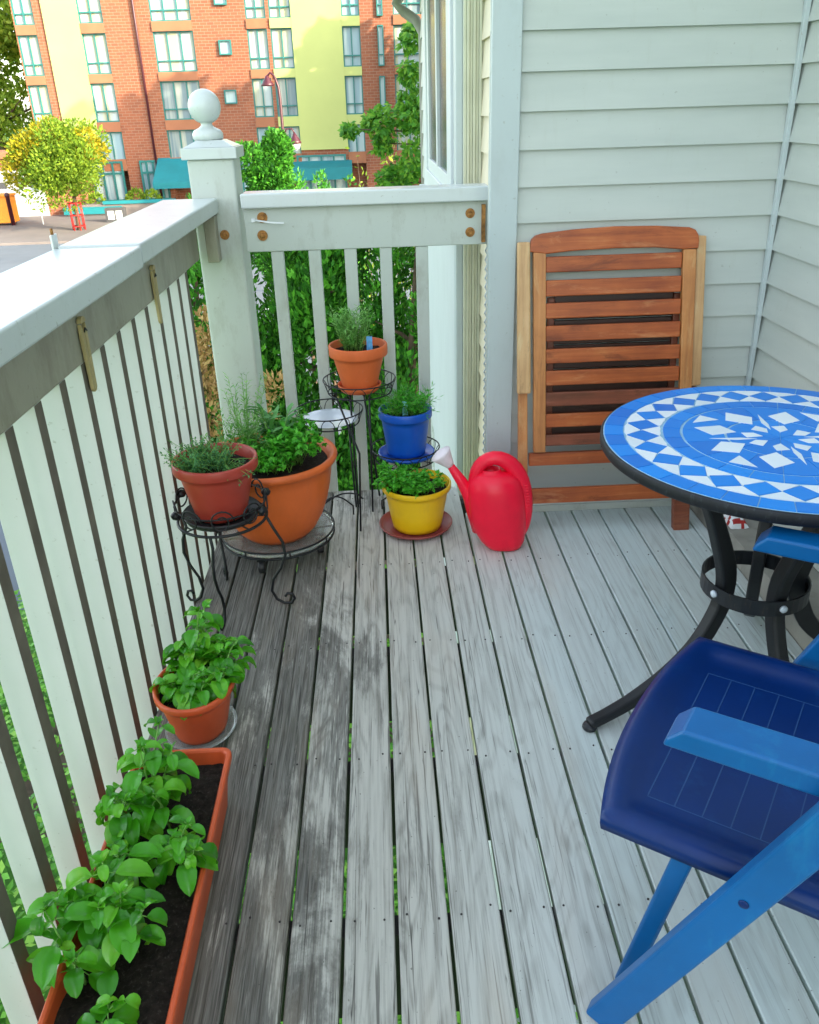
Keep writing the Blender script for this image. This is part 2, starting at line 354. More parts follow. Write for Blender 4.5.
# ------------------------------------------------------------------ deck
BX = [-.6985+.1127*k for k in range(19)]
deck = MB()
for k in range(18):
    x0 = BX[k]+.0042; x1 = BX[k+1]-.0042
    if k >= 13: x0 -= .0006; x1 += .0006
    y1 = 3.405 if x1 < .41 else 3.128
    x1 = min(x1, 1.264)
    if x1-x0 < .02: continue
    yb = -1.2
    n = 24                                    # slight waviness of the long edges
    jz = R_.uniform(-.0012, .0012)
    L_ = []; Rr = []
    for i in range(n+1):
        y = yb+(y1-yb)*i/n
        w = noise.noise(Vector((k*5.1, y*1.1, 0)))*.0016
        L_.append((x0+w, y)); Rr.append((x1+w*.7, y))
    vs = []; fs = []
    ch = .0025
    for (a, b) in zip(L_, Rr):
        y = a[1]
        vs += [(a[0], y, -.03), (a[0], y, -ch+jz), (a[0]+ch, y, jz), (b[0]-ch, y, jz), (b[0], y, -ch+jz), (b[0], y, -.03)]
    for i in range(n):
        o = i*6
        for j in range(6):
            fs.append((o+j, o+(j+1) % 6, o+6+(j+1) % 6, o+6+j))
    fs.append((0,1,2,3,4,5)); fs.append(tuple(n*6+j for j in (5,4,3,2,1,0)))
    deck.add(vs, [f[::-1] for f in fs], 0)
JY = [3.31, 2.72, 2.21, 1.69, 1.21, .72, .22, -.28, -.8]
for k in range(18):
    for y in JY:
        for fx in (.2, .8):
            x = BX[k]+.1127*fx+R_.uniform(-.004, .004)
            if x > 1.25 or (x > .4 and y > 3.12): continue
            yy = y+R_.uniform(-.014, .014)
            deck.lathe([(.0001, .0014), (.0025, .0012), (.0025, -.001)], 8, (x, yy, 0), 1)
dk = deck.build('deck', [M['deck'], mat_simple('nail_head', (.035,.03,.028), .6)]); tag(dk, 'weathered grey wooden deck boards of the balcony', None, None, 'structure')
for y in JY:
    MB().box((-.69, y-.024, -.30), (1.26 if y < 3.2 else .40, y+.024, -.031)).build('joist', M['joist'], dk)
MB().box((-.699, -1.2, -.22), (-.691, 3.40, -.031)).box((-.69, 3.37, -.22), (.40, 3.404, -.031)).build('rim_joist', M['paint_grime_shade'], dk)

# ------------------------------------------------------------------ ground
def sheet(name, poly, z, m, label):
    o = MB().add([(x, y, z) for x, y in poly], [tuple(range(len(poly)))]).build(name, m); tag(o, label, None, None, 'structure'); return o
sheet('ground', [(-400,-400),(400,-400),(400,500),(-400,500)], G, M['grass'], 'green ground around the building')
sheet('road', [(-120,9),(-4.2,9),(-1.2,13.2),(1,24),(40,30),(40,45),(-120,45)], G+.004, M['asphalt'], 'grey asphalt street below the balcony')
sheet('path', [(-3.5,5.2),(3,5.2),(3,13.0),(-3.6,13.0)], G+.006, M['soilground'], 'bare soil under the hedge')
pv = MB().box((-120, 42.6, G-.3), (40, 64, G+.12)).build('pavement', M['paving'], bevel=.02); tag(pv, 'pale pinkish paving in front of the apartment block', None, None, 'structure')
rd = MB()
for y0, y1 in ((26.0, 26.14),):
    rd.box((-60, y0, G+.006), (-2, y1, G+.0085))
tag(rd.build('road_marking', M['signwhite']), 'white painted line on the street', None, None, 'structure')

# ------------------------------------------------------------------ far apartment block
S = DB/46.0
def bx(px, py=50): return at(px, py, DB).x
def bz(py, px=175): return at(px, py, DB).z
ab = thing('apartment_building', 'tall brick apartment block with pale yellow bays and teal framed windows', 'building', (-6, DB, G))
OX, OY, OZ = -6, DB, G
def bb(mb, x0, x1, z0, z1, y0, y1, mi=0): return mb.box((x0-OX, y0-OY, z0-OZ), (x1-OX, y1-OY, z1-OZ), mi)
ROWS = [(bz(169), bz(130)), (bz(120), bz(81)), (bz(72), bz(31)), (bz(21), bz(-20)), (bz(-31), bz(-73)), (bz(-84), bz(-127))]
TOPZ = ROWS[-1][1]+1.2
XL_, XR_ = bx(19), 16.0
wins = [(bx(20), bx(40)), (bx(84), bx(108)), (bx(155), bx(195)), (bx(248.7), bx(268.5)), (bx(272), bx(293.5)), (bx(343), bx(361)), (bx(394), bx(422)), (9.0, 11.5)]
xcols = [XL_]
for a, b in wins: xcols += [a, b]
xcols.append(XR_)
wall = MB(); yel = MB()
def is_yellow(x0, x1):
    c = (x0+x1)/2
    return bx(48) < c < bx(85) or bx(293) < c < bx(344)
# piers
edges = [(xcols[i], xcols[i+1]) for i in range(0, len(xcols), 2)]
ysplit = bx(49.5)
for a, b in edges:
    if is_yellow(a, b) or (a < ysplit < b):
        if a < ysplit < b:
            bb(wall, a, ysplit, G, TOPZ, DB, DB+.5); a = ysplit
        yel = MB(); bb(yel, a, b, G+3.2, TOPZ, DB-.12, DB+.5); yel.build('yellow_panel', M['yellow_wall'], ab); bb(wall, a, b, G, G+3.2, DB, DB+.5)
    else: bb(wall, a, b, G, TOPZ, DB, DB+.5)
zs = [G+3.0]+[z for r in ROWS for z in r]+[TOPZ]
band = MB()
for a, b in wins:
    for i in range(0, len(zs)-1, 2):
        band = MB(); bb(band, a+.002, b-.002, zs[i] if i else zs[0], zs[i+1], DB-.10, DB+.4); band.build('brick_band' if b < bx(280) or a > bx(370) or i == 0 else 'yellow_band', M['concrete_band'] if b < bx(280) or a > bx(370) or i == 0 else M['yellow_wall'], ab)
bb(wall, XL_+.3, XR_, G+.1, TOPZ-.3, DB+.9, DB+14)
wall.build('brick_wall', M['brick'], ab)
pipe = MB().tube([(bx(140)-OX, -.15, .2), (bx(140)-OX, -.15, TOPZ-G)], .07, 8).build('drainpipe', M['maroon'], ab)
fascia = MB(); bb(fascia, XL_, XR_, TOPZ, TOPZ+.5, DB-.3, DB+14.2); fascia.build('roof', M['concrete_band'], ab)
def window(a, b, z0, z1, pm, nm=3, parent=ab, y=DB+.12, split=.28, t=.07):
    f = MB()
    bb(f, a, b, z0, z0+t, y-.08, y+.05); bb(f, a, b, z1-t, z1, y-.08, y+.05)
    bb(f, a, a+t, z0+t, z1-t, y-.08, y+.05); bb(f, b-t, b, z0+t, z1-t, y-.08, y+.05)
    h = z0+(z1-z0)*split
    if split: bb(f, a+t, b-t, h-t/2, h+t/2, y-.07, y+.04)
    for k in range(1, nm):
        x = a+(b-a)*k/nm; bb(f, x-t/2, x+t/2, z0+t, z1-t, y-.065, y+.035)
    w = f.build('window', M['teal'], parent)
    p = MB(); bb(p, a+.02, b-.02, z0+.02, z1-.02, y+.06, y+.09); p.build('pane', pm, w)
    return w
for wi, (a, b) in enumerate(wins):
    for ri, (z0, z1) in enumerate(ROWS):
        window(a, b, z0, z1, M['pane2'] if wi == 5 or (wi in (1, 3) and ri == 0) else (M['pane3'] if R_.random() < .25 else M['pane']), 3 if b-a > 1.9 else 2)
for ri, (p0, p1) in enumerate(((55, 40), (104, 90), (5, -10))):
    a, b = bx(219.5), bx(232); z0, z1 = bz(p0, 225), bz(p1, 225)
    w = window(a, b, z0, z1, M['pane2'], 1, split=0, y=DB-.09)
for p0, p1 in ((66, 25), (118, 76), (16, -25)):
    window(bx(378), bx(384), bz(p0, 380), bz(p1, 380), M['pane2'], 1, y=DB-.09)
# ground floor: teal shopfront and awning
for a, b in ((bx(122), bx(150)), (bx(60), bx(104)), (bx(196), bx(240)), (bx(288), bx(340))):
    window(a, b, G+.5, G+2.9, M['pane2'], 4, y=DB-.1, split=.7, t=.12)
aw = MB(); x0, x1 = bx(152)-OX, bx(205)-OX
aw.prism([(0-.02, 3.0), (-2.4, 1.7), (-2.4, 1.35), (-.02, 1.35)], x0-.6, x1, 'yz'); aw.build('awning', M['awning'], ab)
aw = MB(); x0, x1 = bx(283)-OX, bx(346)-OX
aw.prism([(-.02, 2.55), (-1.6, 2.2), (-1.6, 1.5), (-.02, 1.5)], x0, x1, 'yz'); aw.build('awning', M['awning'], ab)

# low brick annexe with white garage, left of the block
an = thing('low_building', 'low brick annexe with a white garage wall at far left', 'building', (-26, 54.5, G))
MB().box((-12, 0, 0), (7.9, 4, 3.4)).build('wall', M['brick'], an)
MB().box((-12, -.25, 3.4), (8.0, 4.1, 3.75)).build('roof_edge', M['concrete_band'], an)
MB().box((-8.5, -.06, 0.1), (6.0, -.003, 2.75)).build('garage_door', M['garage'], an)
MB().box((5.2-2.4, -.12, 1.75), (5.2-1.4, -.062, 2.1)).build('sign_plate', M['darkgrey'], an)

# ------------------------------------------------------------------ foliage makers
def rv(r=1.0):
    while True:
        v = Vector((R_.uniform(-1,1), R_.uniform(-1,1), R_.uniform(-1,1)))
        if 0 < v.length <= 1: return v*r
def leafquad(mb, p, d, n, L, W, mi=0, bend=.15):
    d = d.normalized(); s = d.cross(n)
    if s.length < 1e-3: s = d.cross(Vector((.3,.8,.5)))
    s.normalize(); n2 = s.cross(d)
    o = len(mb.v)
    mb.v += [p, p+d*L*.5+s*W*.5-n2*L*bend*.3, p+d*L-n2*L*bend, p+d*L*.5-s*W*.5-n2*L*bend*.3]
    mb.f.append([o, o+1, o+2, o+3]); mb.m.append(mi); mb.s.append(False)
def crown(mb, clumps, n, L, W, up=.2, mi=0, surf=.55, droop=0.):
    tot = sum(c[1]*c[1] for c in clumps)
    for c, r, *rest in clumps:
        sq = rest[0] if rest else 1.0
        k = int(n*r*r/tot)
        for _ in range(k):
            v = rv(); l = v.length; v.normalize(); rr = r*(surf+(1-surf)*l**.5)*R_.uniform(.8, 1.12)
            q = Vector(c)+Vector((v.x*rr, v.y*rr, v.z*rr*sq))
            d = (v+rv(.9)+Vector((0,0,up-droop)))
            leafquad(mb, q, d, v+rv(.6), L*R_.uniform(.6,1.3), W*R_.uniform(.6,1.3), mi)
def branchy(mb, base, top, r0, n, spread, seg=6):
    base = Vector(base); top = Vector(top); h = (top-base).length
    mb.tube([base, base.lerp(top, .35)+rv(.04*h), base.lerp(top, .7)+rv(.05*h), top], [r0, r0*.8, r0*.5, r0*.15], seg)
    for i in range(n):
        a = 2*PI*i/n*1.618+R_.uniform(0, .5); t = R_.uniform(.3, .85); p = base.lerp(top, t); ln = spread*R_.uniform(.6, 1.)*(1.15-t*.5)
        e = p+Vector((math.cos(a)*ln, math.sin(a)*ln, ln*R_.uniform(.3, .8)))
        mb.tube([p, p.lerp(e, .5)+rv(.08*ln), e], [r0*.45, r0*.28, r0*.08], 5)
def tree(name, label, cat, loc, h, crad, n, L, W, mats, trunk=.12, base=.25, group=None, shape='round', nb=8):
    root = thing(name, label, cat, loc, 0, group)
    t = MB(); branchy(t, (0,0,-.1), (0,0,h*.88), trunk, nb, crad*.8); t.build('trunk', M['bark'], root)
    c = MB(); cl = []
    for i in range(38):
        if shape == 'round':
            v = rv(); q = Vector((v.x*crad*.75, v.y*crad*.75, h*(base+(1-base)*.5)+v.z*h*(1-base)*.42)); rr = crad*R_.uniform(.22, .42)
        else:
            t_ = R_.random(); a = R_.uniform(0, 2*PI); w = crad*(.95*(1-t_)**.6)*.65
            q = Vector((math.cos(a)*w, math.sin(a)*w, h*(base+(1-base)*t_*.93))); rr = crad*R_.uniform(.32, .5)*(1-.55*t_)
        if shape == 'round' and crad > 1 and i % 4 == 0: v = v.normalized(); q = Vector((v.x*crad*.93, v.y*crad*.93, h*(base+(1-base)*.5)+v.z*h*(1-base)*.47)); rr = crad*R_.uniform(.1, .2)
        cl.append((q, rr, 1.1 if shape == 'round' else 1.5))
    crown(c, cl, n, L, W, up=.3 if shape == 'round' else .9); c.build('crown', mats, root)
    return root

# street tree with golden crown and red guard
rt = tree('street_tree', 'small street tree with golden yellow crown inside a red trunk guard', 'tree', (at(80,232,46.8).x, 46.8, G+.12), 5.0, 2.75, 12000, .2, .11, M['gold2'], .13, .33)
# its sunny upper left side carries yellower leaves
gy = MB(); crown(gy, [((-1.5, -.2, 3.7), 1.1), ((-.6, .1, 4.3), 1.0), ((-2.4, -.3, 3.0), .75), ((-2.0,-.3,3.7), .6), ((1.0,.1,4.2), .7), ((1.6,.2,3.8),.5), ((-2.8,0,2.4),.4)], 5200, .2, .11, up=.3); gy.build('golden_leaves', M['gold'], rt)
gd = thing('tree_guard', 'red metal guard round the street tree trunk', 'tree guard', (at(80,232,46.8).x, 46.8, G+.12))
g_ = MB()
for a in range(6): g_.tube([(.32*math.cos(a*PI/3), .32*math.sin(a*PI/3), 0), (.32*math.cos(a*PI/3), .32*math.sin(a*PI/3), 1.4)], .03, 6)
g_.build('upright', M['redpaint'], gd)
g_ = MB()
for z in (.2, .75, 1.35):
    g_ = MB().tube([(.32*math.cos(a*PI/8), .32*math.sin(a*PI/8), z) for a in range(16)], .03, 6, closed=True); g_.build('hoop', M['redpaint'], gd)
tree('large_tree', 'tall yellow green tree behind the left end of the apartment block', 'tree', (-26.5, 66, G), 17, 5.4, 14000, .4, .26, M['lime'], .35, .1)
# street sign
sg = thing('street_sign', 'white parking sign on a thin grey pole near the golden tree', 'sign', (at(43,222,50).x, 50, G+.12))
MB().tube([(0,0,0), (0,0,2.5)], .035, 8).build('pole', M['signwhite'], sg)
MB().box((-.28,-.06,1.75), (.28,-.036,2.45)).build('sign_plate', M['signwhite'], sg, bevel=.03)
MB().box((-.14,-.068,1.95), (.14,-.0615,2.2)).build('sign_symbol', M['darkgrey'], sg)
bo = thing('bollard', 'dark maroon post standing beside the orange bin', 'bollard', (at(13,222,50).x, 50, G+.12))
MB().lathe([(.11,0),(.11,1.5),(.14,1.52),(.14,1.65),(.05,1.72),(0.0001,1.72)], 12).build('post', M['maroon'], bo)
ob = thing('orange_bin', 'orange waste container at the left edge of the street', 'bin', (at(2,218,50.5).x, 50.5, G+.12))
MB().box((-.95,-.5,.12), (.75,.6,1.5)).build('body', M['orange'], ob, bevel=.04)
MB().box((-1,-.56,1.502), (.8,.66,1.62)).build('lid', M['orange'], ob, bevel=.03)
for x in (-.7,.5):
    MB().tube([(x,-.4,.075),(x,.5,.075)], .074, 10).build('wheel', M['darkgrey'], ob)
# raised planters
pl = thing('planter_wall', 'pale low planter wall with teal kerb near the brick block', 'planter', (-15.5, 53, G+.12))
MB().box((-3.2,.6,0), (3.6,2.2,.62)).build('wall', M['paving'], pl, bevel=.03)
MB().box((-3.3,.48,.1), (.2,.58,.5)).build('kerb', M['awning'], pl)
MB().box((-.9,.5,.622), (3.4,.9,.8)).build('kerb', M['awning'], pl)
sh = MB(); crown(sh, [((.9,1.4,.8), .5), ((1.9,1.4,.8), .45), ((-1.5,1.4,.75), .4)], 900, .2, .14); sh.build('shrub', M['gold2'], pl)
ub = thing('utility_box', 'small dark utility box beside the low planter wall', 'utility box', (at(116,214,50).x, 50, G+.12))
MB().box((-.55,-.2,0), (.55,.2,.75)).build('cabinet', M['darkgrey'], ub, bevel=.02)
MB().box((-.4,-.215,.15), (-.05,-.203,.6)).box((.05,-.215,.15), (.4,-.203,.6)).build('door', M['signwhite'], ub)

# lamp post
lx = at(281, 110, 28).x
lp = thing('street_lamp', 'maroon street lamp post with two bell shaped heads at different heights', 'street lamp', (lx, 28, G))
zt = at(270,72,28).z-G; xh = at(267,78,28).x-lx
pole = MB(); pole.tube([(0,0,0),(0,0,2),(0,0,zt-.75),(-.02,0,zt-.4),(xh*.35,0,zt-.1),(xh*.7,0,zt-.02),(xh,0,zt-.12)], [.07,.055,.042,.04,.036,.032,.03], 10); pole.build('pole', M['maroon'], lp)
def head(x, z, s=1):
    mb = MB().lathe([(.02*s,0),(.05*s,-.02*s),(.08*s,-.09*s),(.17*s,-.22*s),(.20*s,-.29*s),(.185*s,-.292*s),(.0001,-.26*s)], 20, (x,0,z)); return mb.build('lamp_head', M['maroon'], lp)
head(xh, zt-.08)
x2 = at(295,140,28).x-lx; z2 = at(295,133,28).z-G
MB().tube([(0,0,z2-.15),(x2*.3,0,z2+.12),(x2*.8,0,z2+.12),(x2,0,z2-.02)], .025, 8).build('arm', M['maroon'], lp)
h2 = head(x2, z2); MB().lathe([(.17,-.30),(.14,-.42),(.06,-.5),(.0001,-.51)], 16, (x2,0,z2)).build('globe', M['clear'], h2)

# hedge cedars right behind the rail
for i, (x, y, h, r, lab) in enumerate(((-2.0, 9.4, 4.75, 1.0, 'dense cedar behind the rail with brown dead patches on its left side'), (-.75, 9.9, 4.7, 1.0, 'middle dense green cedar behind the balcony rail'), (.45, 9.7, 4.8, 1.0, 'dark green cedar behind the rail, nearest the house wall'))):
    rt = thing('cedar_tree', lab, 'tree', (x, y, G), 0, 'cedars in the hedge behind the rail')
    t = MB(); branchy(t, (0,0,-.1), (0,0,h*.9), .09, 10, .7); t.build('trunk', M['bark'], rt)
    c = MB(); cl = []
    for k in range(75):
        t_ = R_.random(); a = R_.uniform(0, 2*PI); w = r*(1-.55*t_**1.5)*.68
        cl.append((Vector((math.cos(a)*w, math.sin(a)*w, .95+(h-1.2)*t_)), r*R_.uniform(.24,.4)*(1-.35*t_), 1.45))
    dead = []
    if i == 0:
        dead = [((.10,-.85,z), .2, 1.6) for z in (1.9,2.3,2.7,3.1)]+[((.28,-.9,3.4), .22, 1.7), ((.62,-.9,2.55), .16, 1.5), ((.85,-.85,2.9), .13), ((.45,-.8,1.6), .25)]
    crown(c, cl, 25000, .095, .046, up=1.1, surf=.5); c.build('crown', M['cedar_f'], rt)
    if dead:
        d = MB(); crown(d, dead, 2600, .09, .035, up=.2, surf=.3); d.build('dead_foliage', M['cedar_brown'], rt)
# lower shrubs at the foot of the hedge
for x, y, r, lab in ((-2.9, 8.0, .8, 'low green shrub at the foot of the hedge by the corner post'), (-1.45, 8.4, .5, 'small leafy shrub under the middle cedar')):
    root = thing('shrub', lab, 'shrub', (x, y, G)); s_ = MB()
    for k in range(7): s_.tube([(0,0,0), rv(.3)+Vector((0,0,.5)), Vector((R_.uniform(-.6,.6), R_.uniform(-.6,.6), 1.0))*r], [.02,.012,.004], 5)
    s_.build('stem', M['bark'], root)
    c = MB(); crown(c, [(rv(.55*r)+Vector((0,0,.8*r)), r*.45) for _ in range(9)], 3500, .07, .04, up=.4); c.build('foliage', M['cover'], root)
# round-topped cedar and small conifers further back
tree('conifer_tree', 'rounded bushy green conifer beside the street lamp', 'tree', (at(268,150,14).x, 14, G), at(265,112,14).z-G-.08, .58, 34000, .075, .04, M['cedar_f'], .06, .52, None, 'round', 12)
for px, py, lab in ((297, 166, 'small dark conifer tip just right of the rounded conifer'), (321, 167, 'small dark conifer tip in the middle above the rail'), (347, 168, 'small dark conifer tip left of the yellow green bush')):
    p = at(px, py, 17); tree('small_conifer', lab, 'tree', (p.x, 17, G), p.z-G, .55, 3600, .09, .04, M['cedar_f'], .05, .3, 'small conifers in a row', 'cone', 8)
# wispy yellow-green bush
root = thing('tall_bush', 'wispy yellow green bush in front of the yellow bay', 'bush', (at(390,180,12).x, 12, G))
s_ = MB(); c = MB()
for k in range(16):
    a = R_.uniform(-.9,.75); top = Vector((a, R_.uniform(-.4,.4), R_.uniform(4.3,5.45)-abs(a)*.5)); b = Vector((a*.2,0,0)); m_ = b.lerp(top,.6)+rv(.1)
    s_.tube([b, m_, top], [.02,.012,.003], 5)
    for j in range(70):
        t_ = R_.uniform(.55,1.02); p = (m_.lerp(top,(t_-.6)/.4) if t_ > .6 else b.lerp(m_, t_/.6))+rv(.13); leafquad(c, p, rv()+Vector((0,0,.6)), rv(), .075, .032)
s_.build('stem', M['bark'], root); c.build('foliage', M['lime'], root)
# maple at the house corner
root = thing('maple_tree', 'leafy dark green maple reaching out past the house corner', 'tree', (3.1, 10.2, G))
t = MB(); t.tube([(0,0,-.1),(.05,0,2.5),(0,.1,5.0),(.1,0,7.2)], [.16,.13,.09,.03], 10)
def mcl(px, py, Y, r): p = at(px, py, Y); return (Vector((p.x-3.1, p.y-10.2, p.z-G)), r)
cl = [mcl(385,123,9.3,.17), mcl(370,122,9.4,.09), mcl(350,129,9.2,.07), mcl(412,38,9,.12), mcl(410,72,9,.10), mcl(414,98,9.1,.14), mcl(420,118,9,.17), mcl(405,118,9.2,.1), mcl(382,143,9.3,.1), mcl(418,160,9.2,.18), mcl(402,172,9.4,.15), mcl(388,182,9.3,.12), (Vector((0,0,6.2)),1.1), (Vector((.9,.3,5.2)),.9), (Vector((.4,-.3,7.3)),.8)]
c = MB()
for q, r in cl:
    t.tube([Vector((0,.02,min(q.z-.35, 6.5))), Vector((q.x*.5,q.y*.5,q.z-.12)), q], [.03,.018,.005], 6)
    for _ in range(int(900*r) if r < .5 else 700):
        v = rv(r*1.1); p = q+v; nn = Vector((R_.uniform(-.6,.6), R_.uniform(-1,0), R_.uniform(.2,1)))
        d0 = Vector((R_.uniform(-1,1), R_.uniform(-.5,.5), R_.uniform(-1,.4))); L0 = R_.uniform(.06,.1)
        for ang in (-.75, 0, .75):
            leafquad(c, p, Matrix.Rotation(ang, 3, nn.normalized()) @ d0.normalized(), nn, L0*(1 if ang == 0 else .8), L0*.38)
t.build('trunk', M['bark'], root); c.build('crown', M['maple'], root)

# ground cover left of and below the deck
gc = MB()
for _ in range(42000):
    x = R_.uniform(-8, 1.2); y = R_.uniform(.2, 8.9)
    if x < -4.6 and y > 4 and R_.random() < .5: continue
    hgt = .55+.45*noise.noise(Vector((x*.8, y*.8, 3)))
    z = G+max(.02, hgt*R_.uniform(.35,1.05))
    v = Vector((R_.uniform(-1,1), R_.uniform(-1,1), R_.uniform(-.2,.6))); leafquad(gc, Vector((x,y,z)), v, Vector((R_.uniform(-.5,.5),R_.uniform(-.5,.5),1)), R_.uniform(.05,.11), R_.uniform(.04,.07))
tag(gc.build('ground_cover', M['cover']), 'bright green ivy and leafy ground cover below the balcony', 'ground cover', None, 'stuff')

# big trees further along the street that shade the lower half of the block
for x, y, h, r, lab in ((7.6, 41.6, 18.2, 3.6, 'tallest narrow shade tree along the street behind the house'), (10.6, 47, 16.5, 4.2, 'tall shade tree along the street behind the house'), (16, 41, 17.5, 4.6, 'broad shade tree along the street behind the house'), (9.0, 53, 12.5, 3.2, 'smaller shade tree beside the apartment block'), (23, 37, 18.5, 5, 'farthest right shade tree behind the house')):
    tree('shade_tree', lab, 'tree', (x, y, G), h, r, 5200, .8, .6, M['maple'], .3, .15)

# ------------------------------------------------------------------ the house
hs = thing('house', 'house with pale grey green lap siding, white corner boards and side window', 'house', (.5, 3.13, G))
HO = Vector((.5, 3.13, G))
def hb(mb, a, b, mi=0): return mb.box(tuple(Vector(a)-HO), tuple(Vector(b)-HO), mi)
ZT = 5.4
def siding(name, p0, p1, nrm, z0, z1, pitch=.1205, ph=.075, mat=None, proud=.017):
    p0 = Vector(p0); p1 = Vector(p1); nrm = Vector(nrm); mb = MB(); z = ph
    while z > z0: z -= pitch
    while z < z1:
        a = max(z, z0); b = min(z+pitch, z1)
        vs = [p0+nrm*proud, p1+nrm*proud, p1+nrm*.002, p0+nrm*.002, p0-nrm*.01, p1-nrm*.01]
        q = [Vector((vs[0].x, vs[0].y, a)), Vector((vs[1].x, vs[1].y, a)), Vector((vs[2].x, vs[2].y, b)), Vector((vs[3].x, vs[3].y, b)),
             Vector((vs[4].x, vs[4].y, a)), Vector((vs[5].x, vs[5].y, a)), Vector((vs[5].x, vs[5].y, b)), Vector((vs[4].x, vs[4].y, b))]
        q = [Vector(v)-HO for v in q]
        mb.add(q, [(0,1,2,3),(4,5,1,0),(0,3,7,4),(1,5,6,2),(3,2,6,7)], 0); z += pitch
    return mb.build(name, mat or M['siding'], hs)
siding('siding', (.40,3.13,0), (1.47,3.13,0), (0,-1,0), .03, ZT)
siding('siding', (1.46,3.13,0), (1.46,-5.5,0), (-1,0,0), .095, ZT)
core = MB(); hb(core, (1.4705,-5.5,G), (6,3.145,ZT+.3)); hb(core, (.462,3.1405,G), (6,3.80,ZT+.3)); hb(core, (.375,3.80,G), (6,6.7,ZT+.3)); core.build('wall', M['white'], hs)
mb = MB(); hb(mb, (.402,3.102,-.02), (.502,3.1395,ZT)); hb(mb, (.4445,3.1405,-.25), (.4615,3.445,ZT)); mb.build('corner_board', M['trim'], hs, bevel=.003)
mb = MB(); hb(mb, (1.428,3.095,.095), (1.4445,3.116,ZT)); mb.build('inside_corner_trim', M['trim'], hs, bevel=.002)
mb = MB(); hb(mb, (.503,3.108,.001), (1.264,3.129,.029)); mb.build('base_strip', M['paint'], hs)
mb = MB(); hb(mb, (1.2655,-1.2,-.2), (1.47,3.115,.09)); mb.build('ledge', M['ledge'], hs, bevel=.003)
# side wall going back: shingles, vinyl return, window
siding('shingle_siding', (.4605,3.45,0), (.4605,3.80,0), (-1,0,0), -3.8, ZT, .135, .02, M['shingle'], .014)
siding('siding', (.374,6.05,0), (.374,6.7,0), (-1,0,0), -3.8, ZT, .15, .02, M['siding'], .016)
mb = MB()
for k in range(7):
    x = .376+k*.0125; hb(mb, (x,3.772-(.006 if k % 2 else 0),-3.8), (x+.0115,3.80,ZT))
mb.build('vinyl_return', M['cream'], hs, bevel=.002)
mb = MB(); hb(mb, (.345,3.80,-3.8), (.3745,3.90,ZT)); mb.build('return_trim', M['trim'], hs, bevel=.003)
wz0 = 1.05
mb = MB(); hb(mb, (.352,3.905,-.6), (.3745,6.045,wz0+.02)); mb.build('white_panel', M['white'], hs, bevel=.002)
fr = MB(); hb(fr, (.335,3.95,wz0+.02), (.374,6.04,wz0+.13)); hb(fr, (.335,3.95,wz0+.13), (.374,4.15,3.2)); hb(fr, (.335,5.75,wz0+.13), (.374,6.04,3.2)); hb(fr, (.335,3.95,3.2), (.374,6.04,3.35))
w = fr.build('window', M['white'], hs, bevel=.004)
fr = MB(); hb(fr, (.345,4.15,wz0+.13), (.374,5.75,wz0+.20)); hb(fr, (.345,4.15,wz0+.2), (.374,4.24,3.2)); hb(fr, (.345,5.62,wz0+.2), (.374,5.75,3.2)); hb(fr, (.341,4.86,wz0+.2), (.374,4.93,3.2)); fr.build('sash', M['white'], w, bevel=.003)
fr = MB(); hb(fr, (.358,4.24,wz0+.2), (.37,4.86,3.2)); hb(fr, (.358,4.93,wz0+.2), (.37,5.62,3.2)); fr.build('pane', M['darkpane'], w)
fr = MB(); hb(fr, (.30,3.93,wz0-.02), (.350,6.06,wz0+.018)); fr.build('sill', M['white'], w, bevel=.004)
# scalloped lattice edging beneath the rail at both sides of the return
mb = MB()
for k in range(34):
    z = -.1+k*.036; mb.bar([Vector((.432,3.45,z))-HO, Vector((.441,3.45,z+.02))-HO, Vector((.432,3.45,z+.038))-HO], .006, .004, (0,1,0))
mb.build('scalloped_edging', M['white'], hs)
# gutter and downspout at the far corner
gt = MB(); gp = [at(405,-12,6.9), at(396,4,6.9), at(404,12,6.9), at(416,20,6.85), at(423,34,6.8)]
zz = gp[2].z
gt.tube([p-HO for p in gp]+[Vector((gp[-1].x, gp[-1].y, -3.6))-HO], .035, 10); gt.build('downspout', M['ledge'], hs)
ev = MB(); hb(ev, (.02,3.9,zz+.16), (.5,7.1,zz+.24)); hb(ev, (-.03,3.9,zz+.12), (.02,7.1,zz+.27)); ev.build('eave', M['white'], hs)

# ------------------------------------------------------------------ left railing
lr = thing('balcony_railing', 'white painted left railing with wide flat cap and inner faces coloured dark for grime and shade', 'railing', (-.72, 0, 0))
def lb(mb, a, b): return mb.box((a[0]+.72, a[1], a[2]), (b[0]+.72, b[1], b[2]))
mb = MB(); lb(mb, (-.827,-1.2,1.193), (-.606,2.227,1.248)); mb.build('cap_rail', M['paint_cap'], lr, bevel=.006, bseg=3)
mb = MB(); lb(mb, (-.823,2.240,1.198), (-.610,3.425,1.252)); mb.build('cap_rail', M['paint_cap'], lr, bevel=.006, bseg=3)
mb = MB(); lb(mb, (-.742,-1.2,1.03), (-.702,3.395,1.1955)); mb.build('top_beam', M['paint_grime_shade'], lr, bevel=.004)
BY = [3.105,2.968,2.812,2.664,2.514,2.362,2.211,2.063,1.912,1.764,1.616,1.468,1.308,1.158,1.008,.858,.708,.556,.406,.256,.1,-.05,-.2,-.35,-.5,-.65,-.8,-.95,-1.1]
proto = None
for i, y in enumerate(BY):
    if proto is None:
        mb = MB().box((-.036,0,-.20), (.0165,.040,1.0295)); mb.m[3] = 1; proto = mb.build('baluster', [M['paint_bal'], M['grime_shade']], lr, bevel=.0015); o = proto
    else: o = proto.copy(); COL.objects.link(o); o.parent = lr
    o.location = (0, y, 0); o.scale.x = 1
